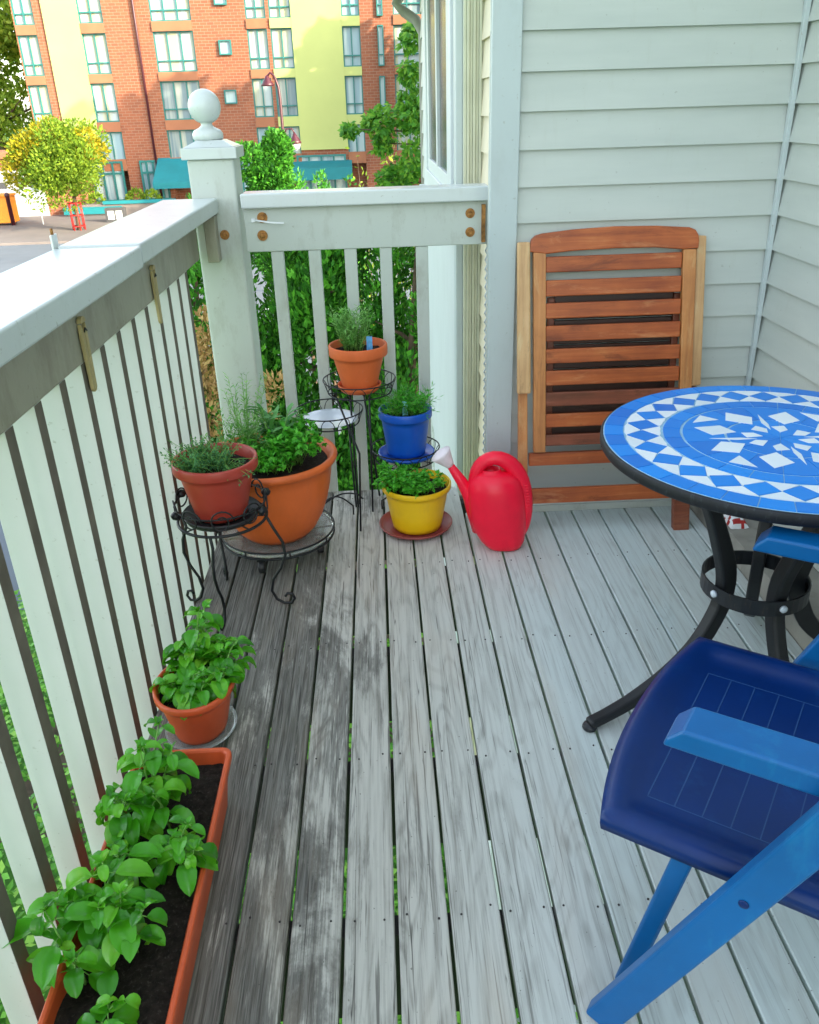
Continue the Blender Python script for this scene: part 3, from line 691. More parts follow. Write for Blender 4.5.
# ------------------------------------------------------------------ corner post
cp = thing('corner_post', 'square white corner post with a ball finial on its stepped cap', 'post', (-.622, 3.52, 0))
PW = .088
MB().box((-PW,-PW,-.22), (PW,PW,1.389)).build('post', M['paint'], cp, bevel=.008)
cap = MB().box((-PW-.016,-PW-.016,1.3895), (PW+.016,PW+.016,1.430))
cap.add([(-PW-.008,-PW-.008,1.4305),(PW+.008,-PW-.008,1.4305),(PW+.008,PW+.008,1.4305),(-PW-.008,PW+.008,1.4305),(-.05,-.05,1.454),(.05,-.05,1.454),(.05,.05,1.454),(-.05,.05,1.454)],
        [(3,2,1,0),(4,5,6,7),(0,1,5,4),(1,2,6,5),(2,3,7,6),(3,0,4,7)])
cap.build('post_cap', M['paint_cap'], cp, bevel=.003)
fz = 1.454; pr = [(.052,0),(.058,.006),(.058,.022),(.05,.034),(.032,.042),(.022,.050),(.021,.056),(.026,.062)]
rb = .061; cz = .062+.053
for k in range(13):
    a = -PI/2+math.radians(28)+ (PI-math.radians(28))*k/12; pr.append((max(.0001, rb*math.cos(a)), cz+rb*math.sin(a)))
MB().lathe(pr, 36, (-.012,0,fz)).build('ball_finial', M['paint_cap'], cp)
# joist bracket with bolt
mb = MB().box((-.045,-PW-.062,1.02), (-.0,-PW-.002,1.19)); mb.build('bracket_block', M['paint_grime_shade'], cp, bevel=.003)
def bolt(parent, p, r=.014, ax='y'):
    mb = MB(); Rm = Matrix.Translation(p) @ (Matrix.Rotation(PI/2, 4, 'X') if ax == 'y' else Matrix.Rotation(-PI/2, 4, 'Y'))
    if ax == 'x': Rm = Matrix.Translation(p) @ Matrix.Rotation(PI/2, 4, 'Y')
    mb.lathe([(r*1.55,0),(r*1.55,.003),(r,.0032)], 16, M=Rm, smooth=False); mb.lathe([(r*.72,.003),(r*.72,.012),(r*.5,.014)], 6, M=Rm, smooth=False)
    mb.build('bolt', M['rust'], parent)
bolt(cp, (.022, -PW-.0005, 1.115), .012)
# ------------------------------------------------------------------ far railing
fr_ = thing('rear_railing', 'short white rear railing with rusty bolts between corner post and house', 'railing', (-.05, 3.42, 0))
mb = MB().box((-.465,-.055,1.214), (.486,.075,1.268)); mb.build('cap_rail', M['paint_cap'], fr_, bevel=.006, bseg=3)
mb = MB().box((-.463,-.022,1.05), (.486,.020,1.2135)); mb.build('top_beam', M['paint'], fr_, bevel=.003)
for x in (-.423,-.276,-.134,.006,.150):
    m2 = MB().box((x+.05,-.018,-.2), (x+.05+.048,.018,1.0495)); m2.build('baluster', M['paint'], fr_, bevel=.003)
for x, z in ((-.392,1.178),(-.398,1.112),(.414,1.168),(.414,1.098)): bolt(fr_, (x, -.0225, z), .013 if x < 0 else .012)
mb = MB().box((.458,-.040,1.06), (.4725,-.0225,1.2)); mb.build('angle_bracket', M['rust'], fr_)
zt_ = thing('zip_tie', 'white plastic zip tie sticking out by the left bolts of the rear railing', 'zip tie', (-.46, 3.39, 1.165))
MB().bar([(-.02,.004,.006),(.01,-.004,.002),(.05,-.012,-.004),(.1,-.008,-.008)], .006, .002, (0,1,0)).build('strap', M['signwhite'], zt_)
MB().box((-.024,-.003,-.002), (-.010,.009,.012)).build('lock_head', M['signwhite'], zt_)

# clips on the beam
def clip(y0, lab, g='wooden clips hung on the left railing'):
    c = thing('wooden_clip', lab, 'clip', (-.7005, y0, 1.12), 0, g)
    m1 = MB().prism([(-.016,0),(-.019,-.03),(-.013,-.155),(-.004,-.165),(-.001,-.155),(-.003,-.02)], .001, .010, 'yz')
    m1.build('leg', M['peg'], c, bevel=.0015)
    m2 = MB().prism([(.016,0),(.019,-.03),(.013,-.155),(.004,-.165),(.001,-.155),(.003,-.02)], .001, .010, 'yz')
    m2.build('leg', M['peg'], c, bevel=.0015)
    MB().prism([(.017*math.cos(a*PI/8), .001+.014*math.sin(a*PI/8)) for a in range(9)], .001, .012, 'yz').build('head', M['peg'], c, bevel=.001)
    MB().tube([(.0125,-.009,-.02),(.0125,0,-.012),(.0125,.009,-.02)], .0018, 6).build('spring', M['iron'], c)
clip(1.945, 'nearer tan wooden clip hanging on the left railing beam')
clip(2.64, 'farther tan wooden clip hanging on the beam near the cap seam')
rc = thing('cap_bracket', 'small white bracket tag standing on the outer edge of the left railing cap', 'bracket', (-.826, 2.25, 1.25))
MB().box((-.006,-.02,-.05), (-.001,.02,.03)).build('plate', M['signwhite'], rc, bevel=.001)
MB().lathe([(.004,0),(.004,.014),(.0001,.016)], 8, (-.0035,-.005,.0305)).build('pin', M['rust'], rc)

# ------------------------------------------------------------------ mosaic table
TC = Vector((1.012, 1.955, 0)); TR = .452; TZ = .757
tb = thing('mosaic_table', 'round bistro table with blue and white mosaic tile top on black iron legs', 'table', TC)
MB().lathe([(TR-.03,TZ-.034),(TR-.004,TZ-.032),(TR,TZ-.026),(TR,TZ-.006),(TR-.003,TZ-.0025),(TR-.007,TZ-.0022)], 96).build('rim', M['rim'], tb)
MB().lathe([(.0001,TZ-.0345),(TR-.03,TZ-.0345)], 64).build('underside', M['rim'], tb)
base = MB().lathe([(TR-.0072,TZ-.012),(TR-.0072,TZ-.0015),(.0001,TZ-.0015)], 96, smooth=False)
tl = MB()
def P2(r, a): return (r*TR*math.cos(a), r*TR*math.sin(a))
def tile(pts, mi, h=.0, gap=.0011):
    cx = sum(p[0] for p in pts)/len(pts); cy = sum(p[1] for p in pts)/len(pts); q = []
    for p in pts:
        d = math.hypot(p[0]-cx, p[1]-cy); k = max(.3, 1-gap*1.5/d); q.append((cx+(p[0]-cx)*k, cy+(p[1]-cy)*k))
    n = len(q); z0 = TZ-.0015; z1 = TZ+.0004+h
    tl.add([(x,y,z0) for x,y in q]+[(x,y,z1) for x,y in q], [tuple(range(n, 2*n))]+[(i,(i+1)%n,n+(i+1)%n,n+i) for i in range(n)], mi)
def arc(r, a0, a1, n=4): return [P2(r, a0+(a1-a0)*i/n) for i in range(n+1)]
N1 = 36
for k in range(N1):
    a0 = 2*PI*k/N1; a1 = 2*PI*(k+1)/N1; tile(arc(.868,a0,a1)+arc(.98,a0,a1)[::-1], 0)
N2 = 26
ri, rm, ro = .655, .76, .865
for k in range(N2):
    a = 2*PI*(k+.3)/N2; da = PI/N2; j = R_.uniform(-.012,.012)
    tile([P2(rm+j,a-da), P2(ri+.01,a+.012), P2(rm-j,a+da), P2(ro-.01,a-.012)], 0)
    tile([P2(ro-.01,a+da*.0-.0)]+[P2(rm-j,a+da)]+[P2(ro-.01,a+2*da)]+arc(ro,a+da*2,a,4)[1:-1], 1)
    tile([P2(ri+.01,a), P2(rm-j,a+da), P2(ri+.01,a+2*da)]+arc(ri,a+da*2,a,4)[1:-1], 1)
N3 = 24
for k in range(N3):
    a0 = 2*PI*(k+.5)/N3; a1 = 2*PI*(k+1.5)/N3; tile(arc(.545,a0,a1)+arc(.645,a0,a1)[::-1], 0)
for k in range(16):
    a0 = 2*PI*k/16; a1 = 2*PI*(k+1)/16; tile(arc(.30,a0,a1)+arc(.535,a0,a1)[::-1], 0)
for k in range(8):
    a0 = 2*PI*(k+.5)/8; a1 = 2*PI*(k+1.5)/8; tile([(0,0)]+arc(.29,a0,a1), 0)
for k in range(8):
    a = 2*PI*(k+.35)/8
    tile([P2(.235,a), P2(.35,a-.23), P2(.475,a+.03), P2(.37,a+.29)], 1, .0007)            # big white rhombi
    tile([P2(.09,a+.10), P2(.15,a-.20), P2(.215,a+.0), P2(.185,a+.38)], 1, .0007)
    if k % 2 == 0: tile([P2(.525,a+.36), P2(.40,a+.33), P2(.50,a+.66)], 1, .0007)
    else: tile([P2(.13,a+.50), P2(.22,a+.38), P2(.40,a+.42), P2(.25,a+.54)], 1, .0007)
top = base.build('tabletop', M['grout'], tb)
tl.build('mosaic_tiles', [M['tile_blue'], M['tile_white']], top)
LA = [(201.6,.53,0),(277,.50,0),(350,.36,.09),(62,.42,0)]
for k in range(4):
    a = math.radians(LA[k][0]); ca, sa = math.cos(a), math.sin(a); fr0, fz0 = LA[k][1:]
    prof = [(.285,.708),(.235,.66),(.19,.58),(.145,.48),(.115,.40),(.108,.33),(.125,.26),(.18,.17),(.27,.10),(.38,.052),(.47,.028),(.53,.018)]
    prof = [(r if r < .13 or z > .3 else .125+(r-.125)*(fr0-.125)/.405, z if z > .3 else z+fz0*(.33-z)/.33) for r, z in prof]
    pts = [(r*ca, r*sa, z) for r, z in prof]
    ws_ = [.03,.034,.04,.048,.052,.05,.05,.05,.044,.034,.028,.026]
    P_ = []; W_ = []
    for i in range(len(pts)-1):
        q0, q1, q2, q3 = [Vector(pts[max(0, min(len(pts)-1, i+d))]) for d in (-1,0,1,2)]
        for j in range(4):
            t_ = j/4; P_.append(.5*((2*q1)+(q2-q0)*t_+(2*q0-5*q1+4*q2-q3)*t_*t_+(3*q1-q0-3*q2+q3)*t_**3)); W_.append(ws_[i]+(ws_[i+1]-ws_[i])*t_)
    P_.append(Vector(pts[-1])); W_.append(ws_[-1])
    lg = MB().bar(P_, W_, .036, (-sa, ca, 0)).build('leg', M['iron'], tb, bevel=.009, bseg=3)
    MB().lathe([(.019,.002),(.021,.008),(.018,.016),(.0001,.019)], 14, ((fr0-.005)*ca,(fr0-.005)*sa,fz0)).build('foot_pad', M['iron_ring'], lg)
rg = MB(); n = 40
for r0, r1 in ((.138,.143),):
    vs = []; fs = []
    for k in range(n):
        a = 2*PI*k/n; c_, s_ = math.cos(a), math.sin(a)
        vs += [(r0*c_,r0*s_,.305),(r1*c_,r1*s_,.305),(r1*c_,r1*s_,.35),(r0*c_,r0*s_,.35)]
    for k in range(n):
        o = 4*k; p = 4*((k+1) % n)
        for j in range(4): fs.append((o+j, p+j, p+(j+1) % 4, o+(j+1) % 4))
    rg.add(vs, fs)
ring = rg.build('ring', M['iron_ring'], tb)
for k in range(4):
    a = math.radians(LA[k][0]); MB().lathe([(.011,0),(.010,.006),(.004,.009),(.0001,.0095)], 12, M=Matrix.Translation((.143*math.cos(a), .143*math.sin(a), .328)) @ Matrix.Rotation(a, 4, 'Z') @ Matrix.Rotation(PI/2, 4, 'Y')).build('bolt', M['plate'], ring)

# ------------------------------------------------------------------ blue plastic chair
F = Vector((-.82,.57,0)).normalized(); Lr = Vector((F.y,-F.x,0)); Or = Vector((.50,1.30,0))
bc = thing('plastic_armchair', 'blue plastic folding armchair with slatted seat lines in front of the table', 'chair', Or)
cm = Matrix(((F.x, Lr.x, 0), (F.y, Lr.y, 0), (0, 0, 1))).to_4x4()
def ch(mb, name, mat=None, parent=bc, bevel=.006, bseg=3, **kw):
    mb.v = [cm @ Vector(v) for v in mb.v]; return mb.build(name, mat or M['blue_plastic'], parent, bevel=bevel, bseg=bseg, **kw)
# seat: grid with dished centre and rolled rim; u back to front
nu, nl = 30, 34; vs = []; fs = []
def seat_edge(l): return .045*(1-(abs(l)/.315)**2.2)
ZS = .445
for i in range(nu+1):
    for j in range(nl+1):
        l = -.315+.63*j/nl; a = i/nu; u = -.47+(.47-.018+seat_edge(l))*a
        e = min(abs(.315-abs(l)), abs(u-(-.018+seat_edge(l))), 1)
        dish = .016*min(1, max(0, (e-.035)/.035))
        round_ = .010*max(0, 1-e/.02)**2
        vs.append((u, l+.012, ZS-dish-round_+.012*max(0, a-.8)*0))
for i in range(nu):
    for j in range(nl): o = i*(nl+1)+j; fs.append((o, o+nl+1, o+nl+2, o+1))
per = [i*(nl+1) for i in range(nu)]+[nu*(nl+1)+j for j in range(nl)]+[i*(nl+1)+nl for i in range(nu, 0, -1)]+[j for j in range(nl, 0, -1)]
b0 = len(vs)
for p in per: x, y, z = vs[p]; vs.append((x*1.0, y, z-.012))
for p in per: x, y, z = vs[p]; vs.append((x-.002, y*.995, ZS-.036))
n = len(per)
for i in range(n):
    j = (i+1) % n; fs.append((per[i], b0+i, b0+j, per[j])); fs.append((b0+i, b0+n+i, b0+n+j, b0+j))
fs = [f[::-1] for f in fs]
fs.append(tuple(b0+n+i for i in range(n)))
sm = MB().add(vs, fs, 0, True); seat = ch(sm, 'seat', bevel=0)
gm = MB()
gz = ZS-.0155
for u in (-.07,-.118,-.166,-.214,-.262,-.31,-.358,-.406): gm.box((u-.0011,-.205,gz-.002), (u+.0011,.205,gz))
gm.box((-.43,.2055,gz-.002), (-.07,.2075,gz)); gm.box((-.43,-.2075,gz-.002), (-.07,-.2055,gz))
ch(gm, 'seat_lines', M['groove'], seat, bevel=0)
for s_, lc in ((-1, -.296), (1, .402)):
    a0 = -.115 if s_ < 0 else -.095
    am = MB().prism([(a0+.0,.676),(a0-.022,.7),(-.62,.712),(-.62,.672),(a0+.006,.66)], lc-.036, lc+.036, 'xz')
    ch(am, 'armrest', M['blue_skylit'])
ll = {-1: -.355, 1: .372}
for s_ in (-1, 1):
    l = ll[s_]; dl = .034
    p0 = Vector((-.072, l, .0)); p1 = Vector((-.375, l, .70))
    k_ = MB().bar([p0+(p0-p1).normalized()*0, p1], .058, dl, (0,1,0)); ch(k_, 'front_leg', M['blue_skylit'])
    l2 = -.262 if s_ < 0 else .30
    ch(MB().bar([(-.085,l2,.0),(-.16,l2,.40)], .036, .026, (0,1,0)), 'brace', M['blue_skylit'])
    l3 = -.30 if s_ < 0 else .335
    ch(MB().bar([(-.70,l3,.0),(-.62,l3,.25),(-.50,l3,.672)], .05, .028, (0,1,0)), 'rear_leg')
    ch(MB().bar([(-.46,l3*.93,.44),(-.60,l3*.93,1.02)], .05, .03, (0,1,0)), 'back_post')
for s_, l, zz_ in ((-1, -.3725, .455),):
    u_ = -.072+(-.375+.072)*zz_/.70
    bt = MB().lathe([(.008,0),(.008,.001),(.006,.002),(.0001,.0022)], 14, M=cm @ Matrix.Translation((u_, l, zz_)) @ Matrix.Rotation(PI/2, 4, 'X')); bt.build('pivot_bolt', M['blue_plastic'], bc)
sl = MB()
for k in range(6):
    t_ = .15+k*.15; u = -.46-.14*t_; z = .44+.58*t_
    sl.box((u-.008,-.275,z-.035), (u+.008,.31,z+.035))
ch(sl, 'back_panel')

# ------------------------------------------------------------------ folded wooden chair
WR = Vector((.85, 2.93, 0)); th = math.atan(.13)
wc = thing('folded_wooden_chair', 'folded brown slatted wooden garden chair leaning against the siding', 'chair', WR)
wc.rotation_euler = (-th, 0, 0); CS = 1/math.cos(th)
def wb(x0, x1, z0, z1, y0, y1, name, mat, bev=.003, parent=wc):
    return MB().box((x0-.85, y0, z0*CS), (x1-.85, y1, z1*CS)).build(name, mat, parent, bevel=bev)
def wpr(pts, y0, y1, name, mat, bev=.003):
    return MB().prism([(x-.85, z*CS) for x, z in pts], y0, y1, 'xz').build(name, mat, wc, bevel=bev)
crest = [(.545,1.065),(.545,1.085),(.552,1.108),(.566,1.121),(.59,1.127),(.70,1.137),(.85,1.143),(1.0,1.14),(1.12,1.131),(1.143,1.122),(1.155,1.105),(1.159,1.085),(1.159,1.058)]
crest_l = [(1.10,1.057),(1.0,1.066),(.85,1.068),(.70,1.064),(.607,1.057)]
wpr(crest+crest_l, -.004, .026, 'top_rail', M['wood_front'], .004)
wpr([(.558,1.064),(.604,1.064),(.617,.325),(.571,.325)], -.002, .024, 'frame_stile', M['wood_up'])
wpr([(1.104,1.056),(1.152,1.056),(1.182,.335),(1.139,.335)], -.002, .024, 'frame_stile', M['wood_up'])
SLT = [(1.047,.992),(.965,.908),(.884,.829),(.803,.746),(.718,.665),(.637,.582),(.556,.502),(.473,.421),(.392,.348)]
for k, (a, b) in enumerate(SLT):
    xr = 1.104+(1.056-a)*.048; xl = .604+(1.064-a)*.0176
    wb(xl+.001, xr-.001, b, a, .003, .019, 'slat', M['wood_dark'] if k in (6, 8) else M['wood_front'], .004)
# seat folded flat behind
wb(.625, .650, .35, .90, .050, .072, 'seat_rail', M['wood_dark']); wb(1.10, 1.125, .35, .90, .050, .072, 'seat_rail', M['wood_dark'])
for k in range(6):
    z = .36+k*.092; wb(.651, 1.099, z, z+.088, .056, .070, 'seat_slat', M['wood_gap_shade'])
wpr([(.499,1.100),(.546,1.100),(.556,.556),(.504,.556)], -.006, .016, 'armrest', M['wood_pale'], .006)
wpr([(1.155,1.103),(1.191,1.100),(1.213,.560),(1.176,.556)], .012, .034, 'armrest', M['wood_pale'], .005)
wpr([(.512,.555),(.547,.555),(.556,.0),(.516,.0)], .020, .044, 'leg', M['wood_up'])
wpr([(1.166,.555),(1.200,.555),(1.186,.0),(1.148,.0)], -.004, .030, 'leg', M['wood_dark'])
wpr([(1.186,.122),(1.122,.122),(1.130,-.008),(1.172,-.016),(1.192,-.006)], -.040, -.006, 'foot', M['wood_dark'])
wb(.557, 1.165, .265, .316, .024, .044, 'cross_bar', M['wood_front']); wb(.557, 1.145, .117, .177, .000, .022, 'cross_bar', M['wood_front'])

# ------------------------------------------------------------------ plants
def leaf(mb, p, d, n, L, W, cup=.25, bend=.5, mi=0, seg=7):
    d = Vector(d).normalized(); n = Vector(n); s = d.cross(n)
    if s.length < 1e-3: s = d.cross(Vector((.2,.5,.8)))
    s.normalize(); n = s.cross(d); vs = []; fs = []
    ph = R_.uniform(0,9)
    for i in range(seg+1):
        t_ = i/seg; w = W*.5*math.sin(PI*min(.985, max(.0, t_**.8)))**.75 if 0 < i < seg else (W*.05 if i == 0 else W*.02)
        ang = bend*t_; c0 = p+d*(L*math.sin(bend*t_)/bend if abs(bend) > .01 else L*t_)-n*(L*(1-math.cos(bend*t_))/bend if abs(bend) > .01 else 0)
        nn = n*math.cos(ang)+d*math.sin(ang); c0 = c0+nn*(.012*L*math.sin(t_*14+ph))
        vs += [c0+s*w+nn*w*cup, c0+s*w*.5+nn*w*cup*.55, c0-nn*w*.08, c0-s*w*.5+nn*w*cup*.55, c0-s*w+nn*w*cup]
    for i in range(seg):
        for j in range(4): fs.append((i*5+j, i*5+j+1, i*5+6+j, i*5+5+j))
    mb.add(vs, fs, mi, True)
def basil(st, lv, p, h, lean, L0, pairs=4, side=1):
    p = Vector(p); top = p+Vector((lean[0], lean[1], h)); m_ = p.lerp(top, .5)+Vector((-lean[0]*.15, -lean[1]*.15, h*.08))
    pts = [p, p.lerp(m_, .5), m_, m_.lerp(top, .5)+Vector((0,0,h*.04)), top]; st.tube(pts, [.0026,.0024,.0021,.0018,.0012], 6)
    def on(t_): k = min(3, int(t_*4)); return pts[k].lerp(pts[k+1], t_*4-k)
    for i in range(pairs):
        t_ = .35+.65*i/max(1, pairs-1); q = on(t_); a = i*PI/2+R_.uniform(-.4,.4); sz = L0*(.65+.5*math.sin(PI*min(1, .25+.6*i/pairs)))*R_.uniform(.85,1.15)
        if i == pairs-1: sz *= .6
        for sg in (0, PI):
            dr = Vector((math.cos(a+sg), math.sin(a+sg), R_.uniform(-.35,.4))); pe = q+dr*sz*.28
            st.tube([q, q.lerp(pe,.5)+Vector((0,0,.004)), pe], .0011, 5)
            leaf(lv, pe, dr+Vector((0,0,.15)), Vector((0,0,1)), sz, sz*R_.uniform(.55,.70), R_.uniform(.25,.6), R_.uniform(.8,2.2))
            if i and R_.random() < .55:
                leaf(lv, q, Matrix.Rotation(PI/2,3,'Z') @ dr+Vector((0,0,.6)), Vector((0,0,1)), sz*.5, sz*.3, .3, .5)
    for _ in range(3):
        leaf(lv, top, Vector((R_.uniform(-1,1),R_.uniform(-1,1),.8)), Vector((0,0,1)), L0*.4, L0*.24, .4, .4)
def basil_plant(parent, p, n, hmin, hmax, spread, L0, name='basil_plant', bias=(0,0)):
    st = MB(); lv = MB(); p = Vector(p)
    for _ in range(n):
        q = p+Vector((R_.uniform(-.02,.02), R_.uniform(-.02,.02), 0)); h = R_.uniform(hmin,hmax)
        basil(st, lv, q, h, (R_.uniform(-spread,spread)+bias[0], R_.uniform(-spread,spread)+bias[1]), L0*R_.uniform(.85,1.15), R_.choice((3,4,4)))
    o = lv.build(name, M['basil'], parent); st.build('stem', M['basil_stem'], o); return o
def soil(parent, r, z, sx=1, sy=1, name='soil'):
    mb = MB(); n = 28; rings = 9; vs = [(0,0,z)]; fs = []
    for i in range(1, rings+1):
        for k in range(n):
            a = 2*PI*k/n; rr = r*i/rings; x = rr*sx*math.cos(a); y = rr*sy*math.sin(a)
            vs.append((x, y, z+.006*noise.noise(Vector((x*60,y*60,z*10)))+.004*R_.random()))
    for k in range(n): fs.append((0, 1+k, 1+(k+1) % n))
    for i in range(rings-1):
        for k in range(n): a = 1+i*n+k; b = 1+i*n+(k+1) % n; fs.append((a, a+n, b+n, b))
    return mb.add(vs, fs, 0, True).build(name, M['soil'], parent)
def pot_profile(rb, rt, h, lip, liph, t=.006, bulge=0):
    pr = [(rb*.9,0),(rb,.004)]
    for i in range(1, 7):
        t_ = i/7; pr.append((rb+(rt-rb)*t_+bulge*math.sin(PI*t_), (h-liph)*t_))
    pr += [(rt-.002,h-liph-.002),(rt+lip,h-liph),(rt+lip+.002,h-liph+.004),(rt+lip+.002,h-.004),(rt+lip,h),(rt+lip-t,h),(rt+lip-t-.002,h-.004),(rt-t,h-liph),(rt-t-.004,h*.7),(.0001,h*.68)]
    return pr
def saucer(loc, r, h, mat, label, name='saucer'):
    o = thing(name, label, 'saucer', loc); MB().lathe([(r*.82,0),(r*.95,h*.5),(r,h),(r-.004,h+.001),(r-.008,h*.6),(r*.8,.004),(.0001,.004)], 44).build('dish', mat, o); return o

# yellow pot on saucer
saucer((.106,3.02,.0035), .150, .022, M['saucer'], 'maroon round saucer on the deck under the yellow pot')
yp = thing('potted_parsley', 'yellow plastic pot of curly parsley on a maroon saucer on the deck', 'potted plant', (.112,3.02,.0085))
MB().lathe(pot_profile(.098,.128,.192,.010,.022), 48).build('pot', M['yellow'], yp); soil(yp, .126, .16)
pf = MB(); ps = MB()
def parsley(mb, st, c, h, n, spread, L=.02):
    for _ in range(n):
        b = Vector(c)+Vector((R_.uniform(-.03,.03),R_.uniform(-.03,.03),0)); e = b+Vector((R_.uniform(-spread,spread),R_.uniform(-spread,spread),h*R_.uniform(.5,1.1)))
        st.tube([b, b.lerp(e,.5)+Vector((0,0,h*.15)), e], .001, 5)
        for k in range(9):
            q = e+rv(.018); d = rv()+Vector((0,0,.3))
            for ang in (-.7,0,.7): leafquad(mb, q, Matrix.Rotation(ang,3,'Z') @ d, Vector((0,0,1))+rv(.6), L*R_.uniform(.6,1.2), L*.6, 0, .4)
parsley(pf, ps, (-.075,.0,.16), .075, 34, .065); parsley(pf, ps, (.005,-.05,.16), .07, 44, .06)
o = pf.build('foliage', M['parsley'], yp); ps.build('stem', M['basil_stem'], o)
MB().box((.020,.0,.16), (.046,.0015,.225)).build('plant_tag', M['tag2'], yp, bevel=.0006)

# three tier wire stand
Y3 = 3.22
ws = thing('tiered_plant_stand', 'black wire three tier plant stand by the rear railing', 'plant stand', (-.09, Y3, 0))
def ring_pts(c, r, z, n=36, sy=1): return [(c[0]+r*math.cos(2*PI*k/n), c[1]+r*sy*math.sin(2*PI*k/n), z) for k in range(n)]
def basket(parent, c, r, z, h, nm='tier'):
    mb = MB(); mb.tube(ring_pts(c, r, z+h), .0028, 7, closed=True); mb.tube(ring_pts(c, r*.88, z), .0028, 7, closed=True)
    n = 12
    for k in range(n):
        a = 2*PI*k/n; w = 2*PI/n*.42; pts = []
        for j in range(13):
            b = PI*j/12; rr = r*.88+(r*.12)*math.sin(b); aa = a+w*math.cos(b)
            pts.append((c[0]+rr*math.cos(aa), c[1]+rr*math.sin(aa), z+h*math.sin(b)))
        mb.tube(pts, .0016, 5)
    for k in range(4):
        a = PI/4*k+.2; mb.tube([(c[0]+r*.88*math.cos(a), c[1]+r*.88*math.sin(a), z), (c[0]-r*.88*math.cos(a), c[1]-r*.88*math.sin(a), z)], .0018, 5)
    return mb.build(nm, M['iron'], parent)
tiers = {'top': ((-.008,0), .145, .525, .05), 'empty': ((-.138,0), .138, .40, .05), 'blue': ((.168,0), .142, .225, .05)}
for c, r, z, h in tiers.values(): basket(ws, c, r, z, h)
mb = MB()
mb.tube([(-.008-.09,-.09,.525),(-.02,-.12,.3),(-.03,-.225,.004)], .0042, 8); mb.tube([(-.05,.03,.525),(-.045,.03,.004)], .0042, 8); mb.tube([(.03,-.06,.525),(.02,-.06,.01)], .0042, 8); mb.tube([(.0,.10,.525),(.05,.11,.004)], .0042, 8)
mb.tube([(-.062,-.02,.40),(-.050,-.03,.02)], .0038, 8)
mb.build('pole', M['iron'], ws)
mb = MB()
for (x0, x1, y) in ((-.06, -.2, -.1), (.06, .29, -.06)):
    s_ = 1 if x1 > x0 else -1
    pts = [(x0,y,.02)]
    for j in range(16):
        a = j/15; pts.append((x0+(x1-x0)*a, y, .06+.045*math.sin(a*PI)*(1)))
    for j in range(10):
        a = -PI/2+j*PI/6; pts.append((x1+s_*.018*math.cos(a), y, .04+.018*math.sin(a)))
    mb.tube(pts, .0035, 7)
mb.tube([(-.018,-.12,.10)]+[(-.018-.17*t_/12, -.12, .115+.03*math.sin(t_/12*PI)-.04*t_/12) for t_ in range(1,13)], .0035, 7)
mb.build('scroll_foot', M['iron'], ws)
pt = thing('glass_plate', 'pale round plate on the empty middle tier of the wire stand', 'plate', (-.228, Y3, .4035))
MB().lathe([(.09,0),(.105,.004),(.116,.009),(.115,.011),(.1,.0065),(.0001,.006)], 40).build('dish', M['plate'], pt)
saucer((-.098, Y3, .5285), .088, .028, M['terra'], 'small terracotta saucer on the top tier of the wire stand')
tp = thing('potted_rosemary', 'terracotta clay pot of pale rosemary on the top tier', 'potted plant', (-.096, Y3, .534))
MB().lathe(pot_profile(.066,.102,.182,.012,.042), 48).build('pot', M['terra'], tp); soil(tp, .102, .152)
def needles(mb, st, c, n, h, spread, L, W, dens=26, droop=0):
    for _ in range(n):
        b = Vector(c)+Vector((R_.uniform(-.035,.035),R_.uniform(-.035,.035),0)); e = b+Vector((R_.uniform(-spread,spread),R_.uniform(-spread,spread),h*R_.uniform(.55,1.1)))
        st.tube([b,b.lerp(e,.5)+rv(.006),e],[.0014,.0012,.0007],5)
        for k in range(dens):
            t_ = .15+.88*k/dens; q = b.lerp(e,min(1,t_)); a = R_.uniform(0,2*PI)
            leafquad(mb, q, Vector((math.cos(a),math.sin(a),R_.uniform(.2,1.1)-droop)), Vector((0,0,1)), L*R_.uniform(.7,1.2)*(1-.3*t_), W, 0, .1)
nf = MB(); ns = MB(); needles(nf, ns, (-.02,0,.152), 46, .165, .07, .038, .0048, 38); o = nf.build('foliage', M['rosemary'], tp); ns.build('stem', M['basil_stem'], o)
MB().box((.035,-.02,.15), (.058,-.0185,.215)).build('plant_tag', M['tag'], tp, bevel=.0006)
bp = thing('potted_dill', 'blue plastic pot of bright feathery dill on the lowest tier', 'potted plant', (.082, Y3, .2425))
MB().lathe([(.0001,0),(.115,0),(.118,.014),(.112,.014),(.105,.005),(.0001,.005)], 40).build('drip_tray', M['blue_pot'], bp)
MB().lathe([(r, z+.006) for r, z in pot_profile(.078,.100,.195,.008,.034)], 48).build('pot', M['blue_pot'], bp); soil(bp, .1, .175)
df = MB(); ds = MB()
for _ in range(150):
    b = Vector((R_.uniform(-.05,.05),R_.uniform(-.05,.05),.175)); e = b+Vector((R_.uniform(-.09,.09),R_.uniform(-.09,.09),R_.uniform(.02,.10)))
    ds.tube([b,b.lerp(e,.5)+Vector((0,0,.015)),e],.0007,4)
    for k in range(16): q = b.lerp(e,R_.uniform(.4,1.05))+rv(.008); leafquad(df, q, (e-b).normalized()+rv(.9), rv(), .024, .0026, 0, .3)
parsley(df, ds, (.015,.0,.175), .085, 22, .045, .016)
o = df.build('foliage', M['dill'], bp); ds.build('stem', M['basil_stem'], o)
MB().box((-.012,-.03,.18), (.010,-.0285,.24)).build('plant_tag', M['tag2'], bp, bevel=.0006)

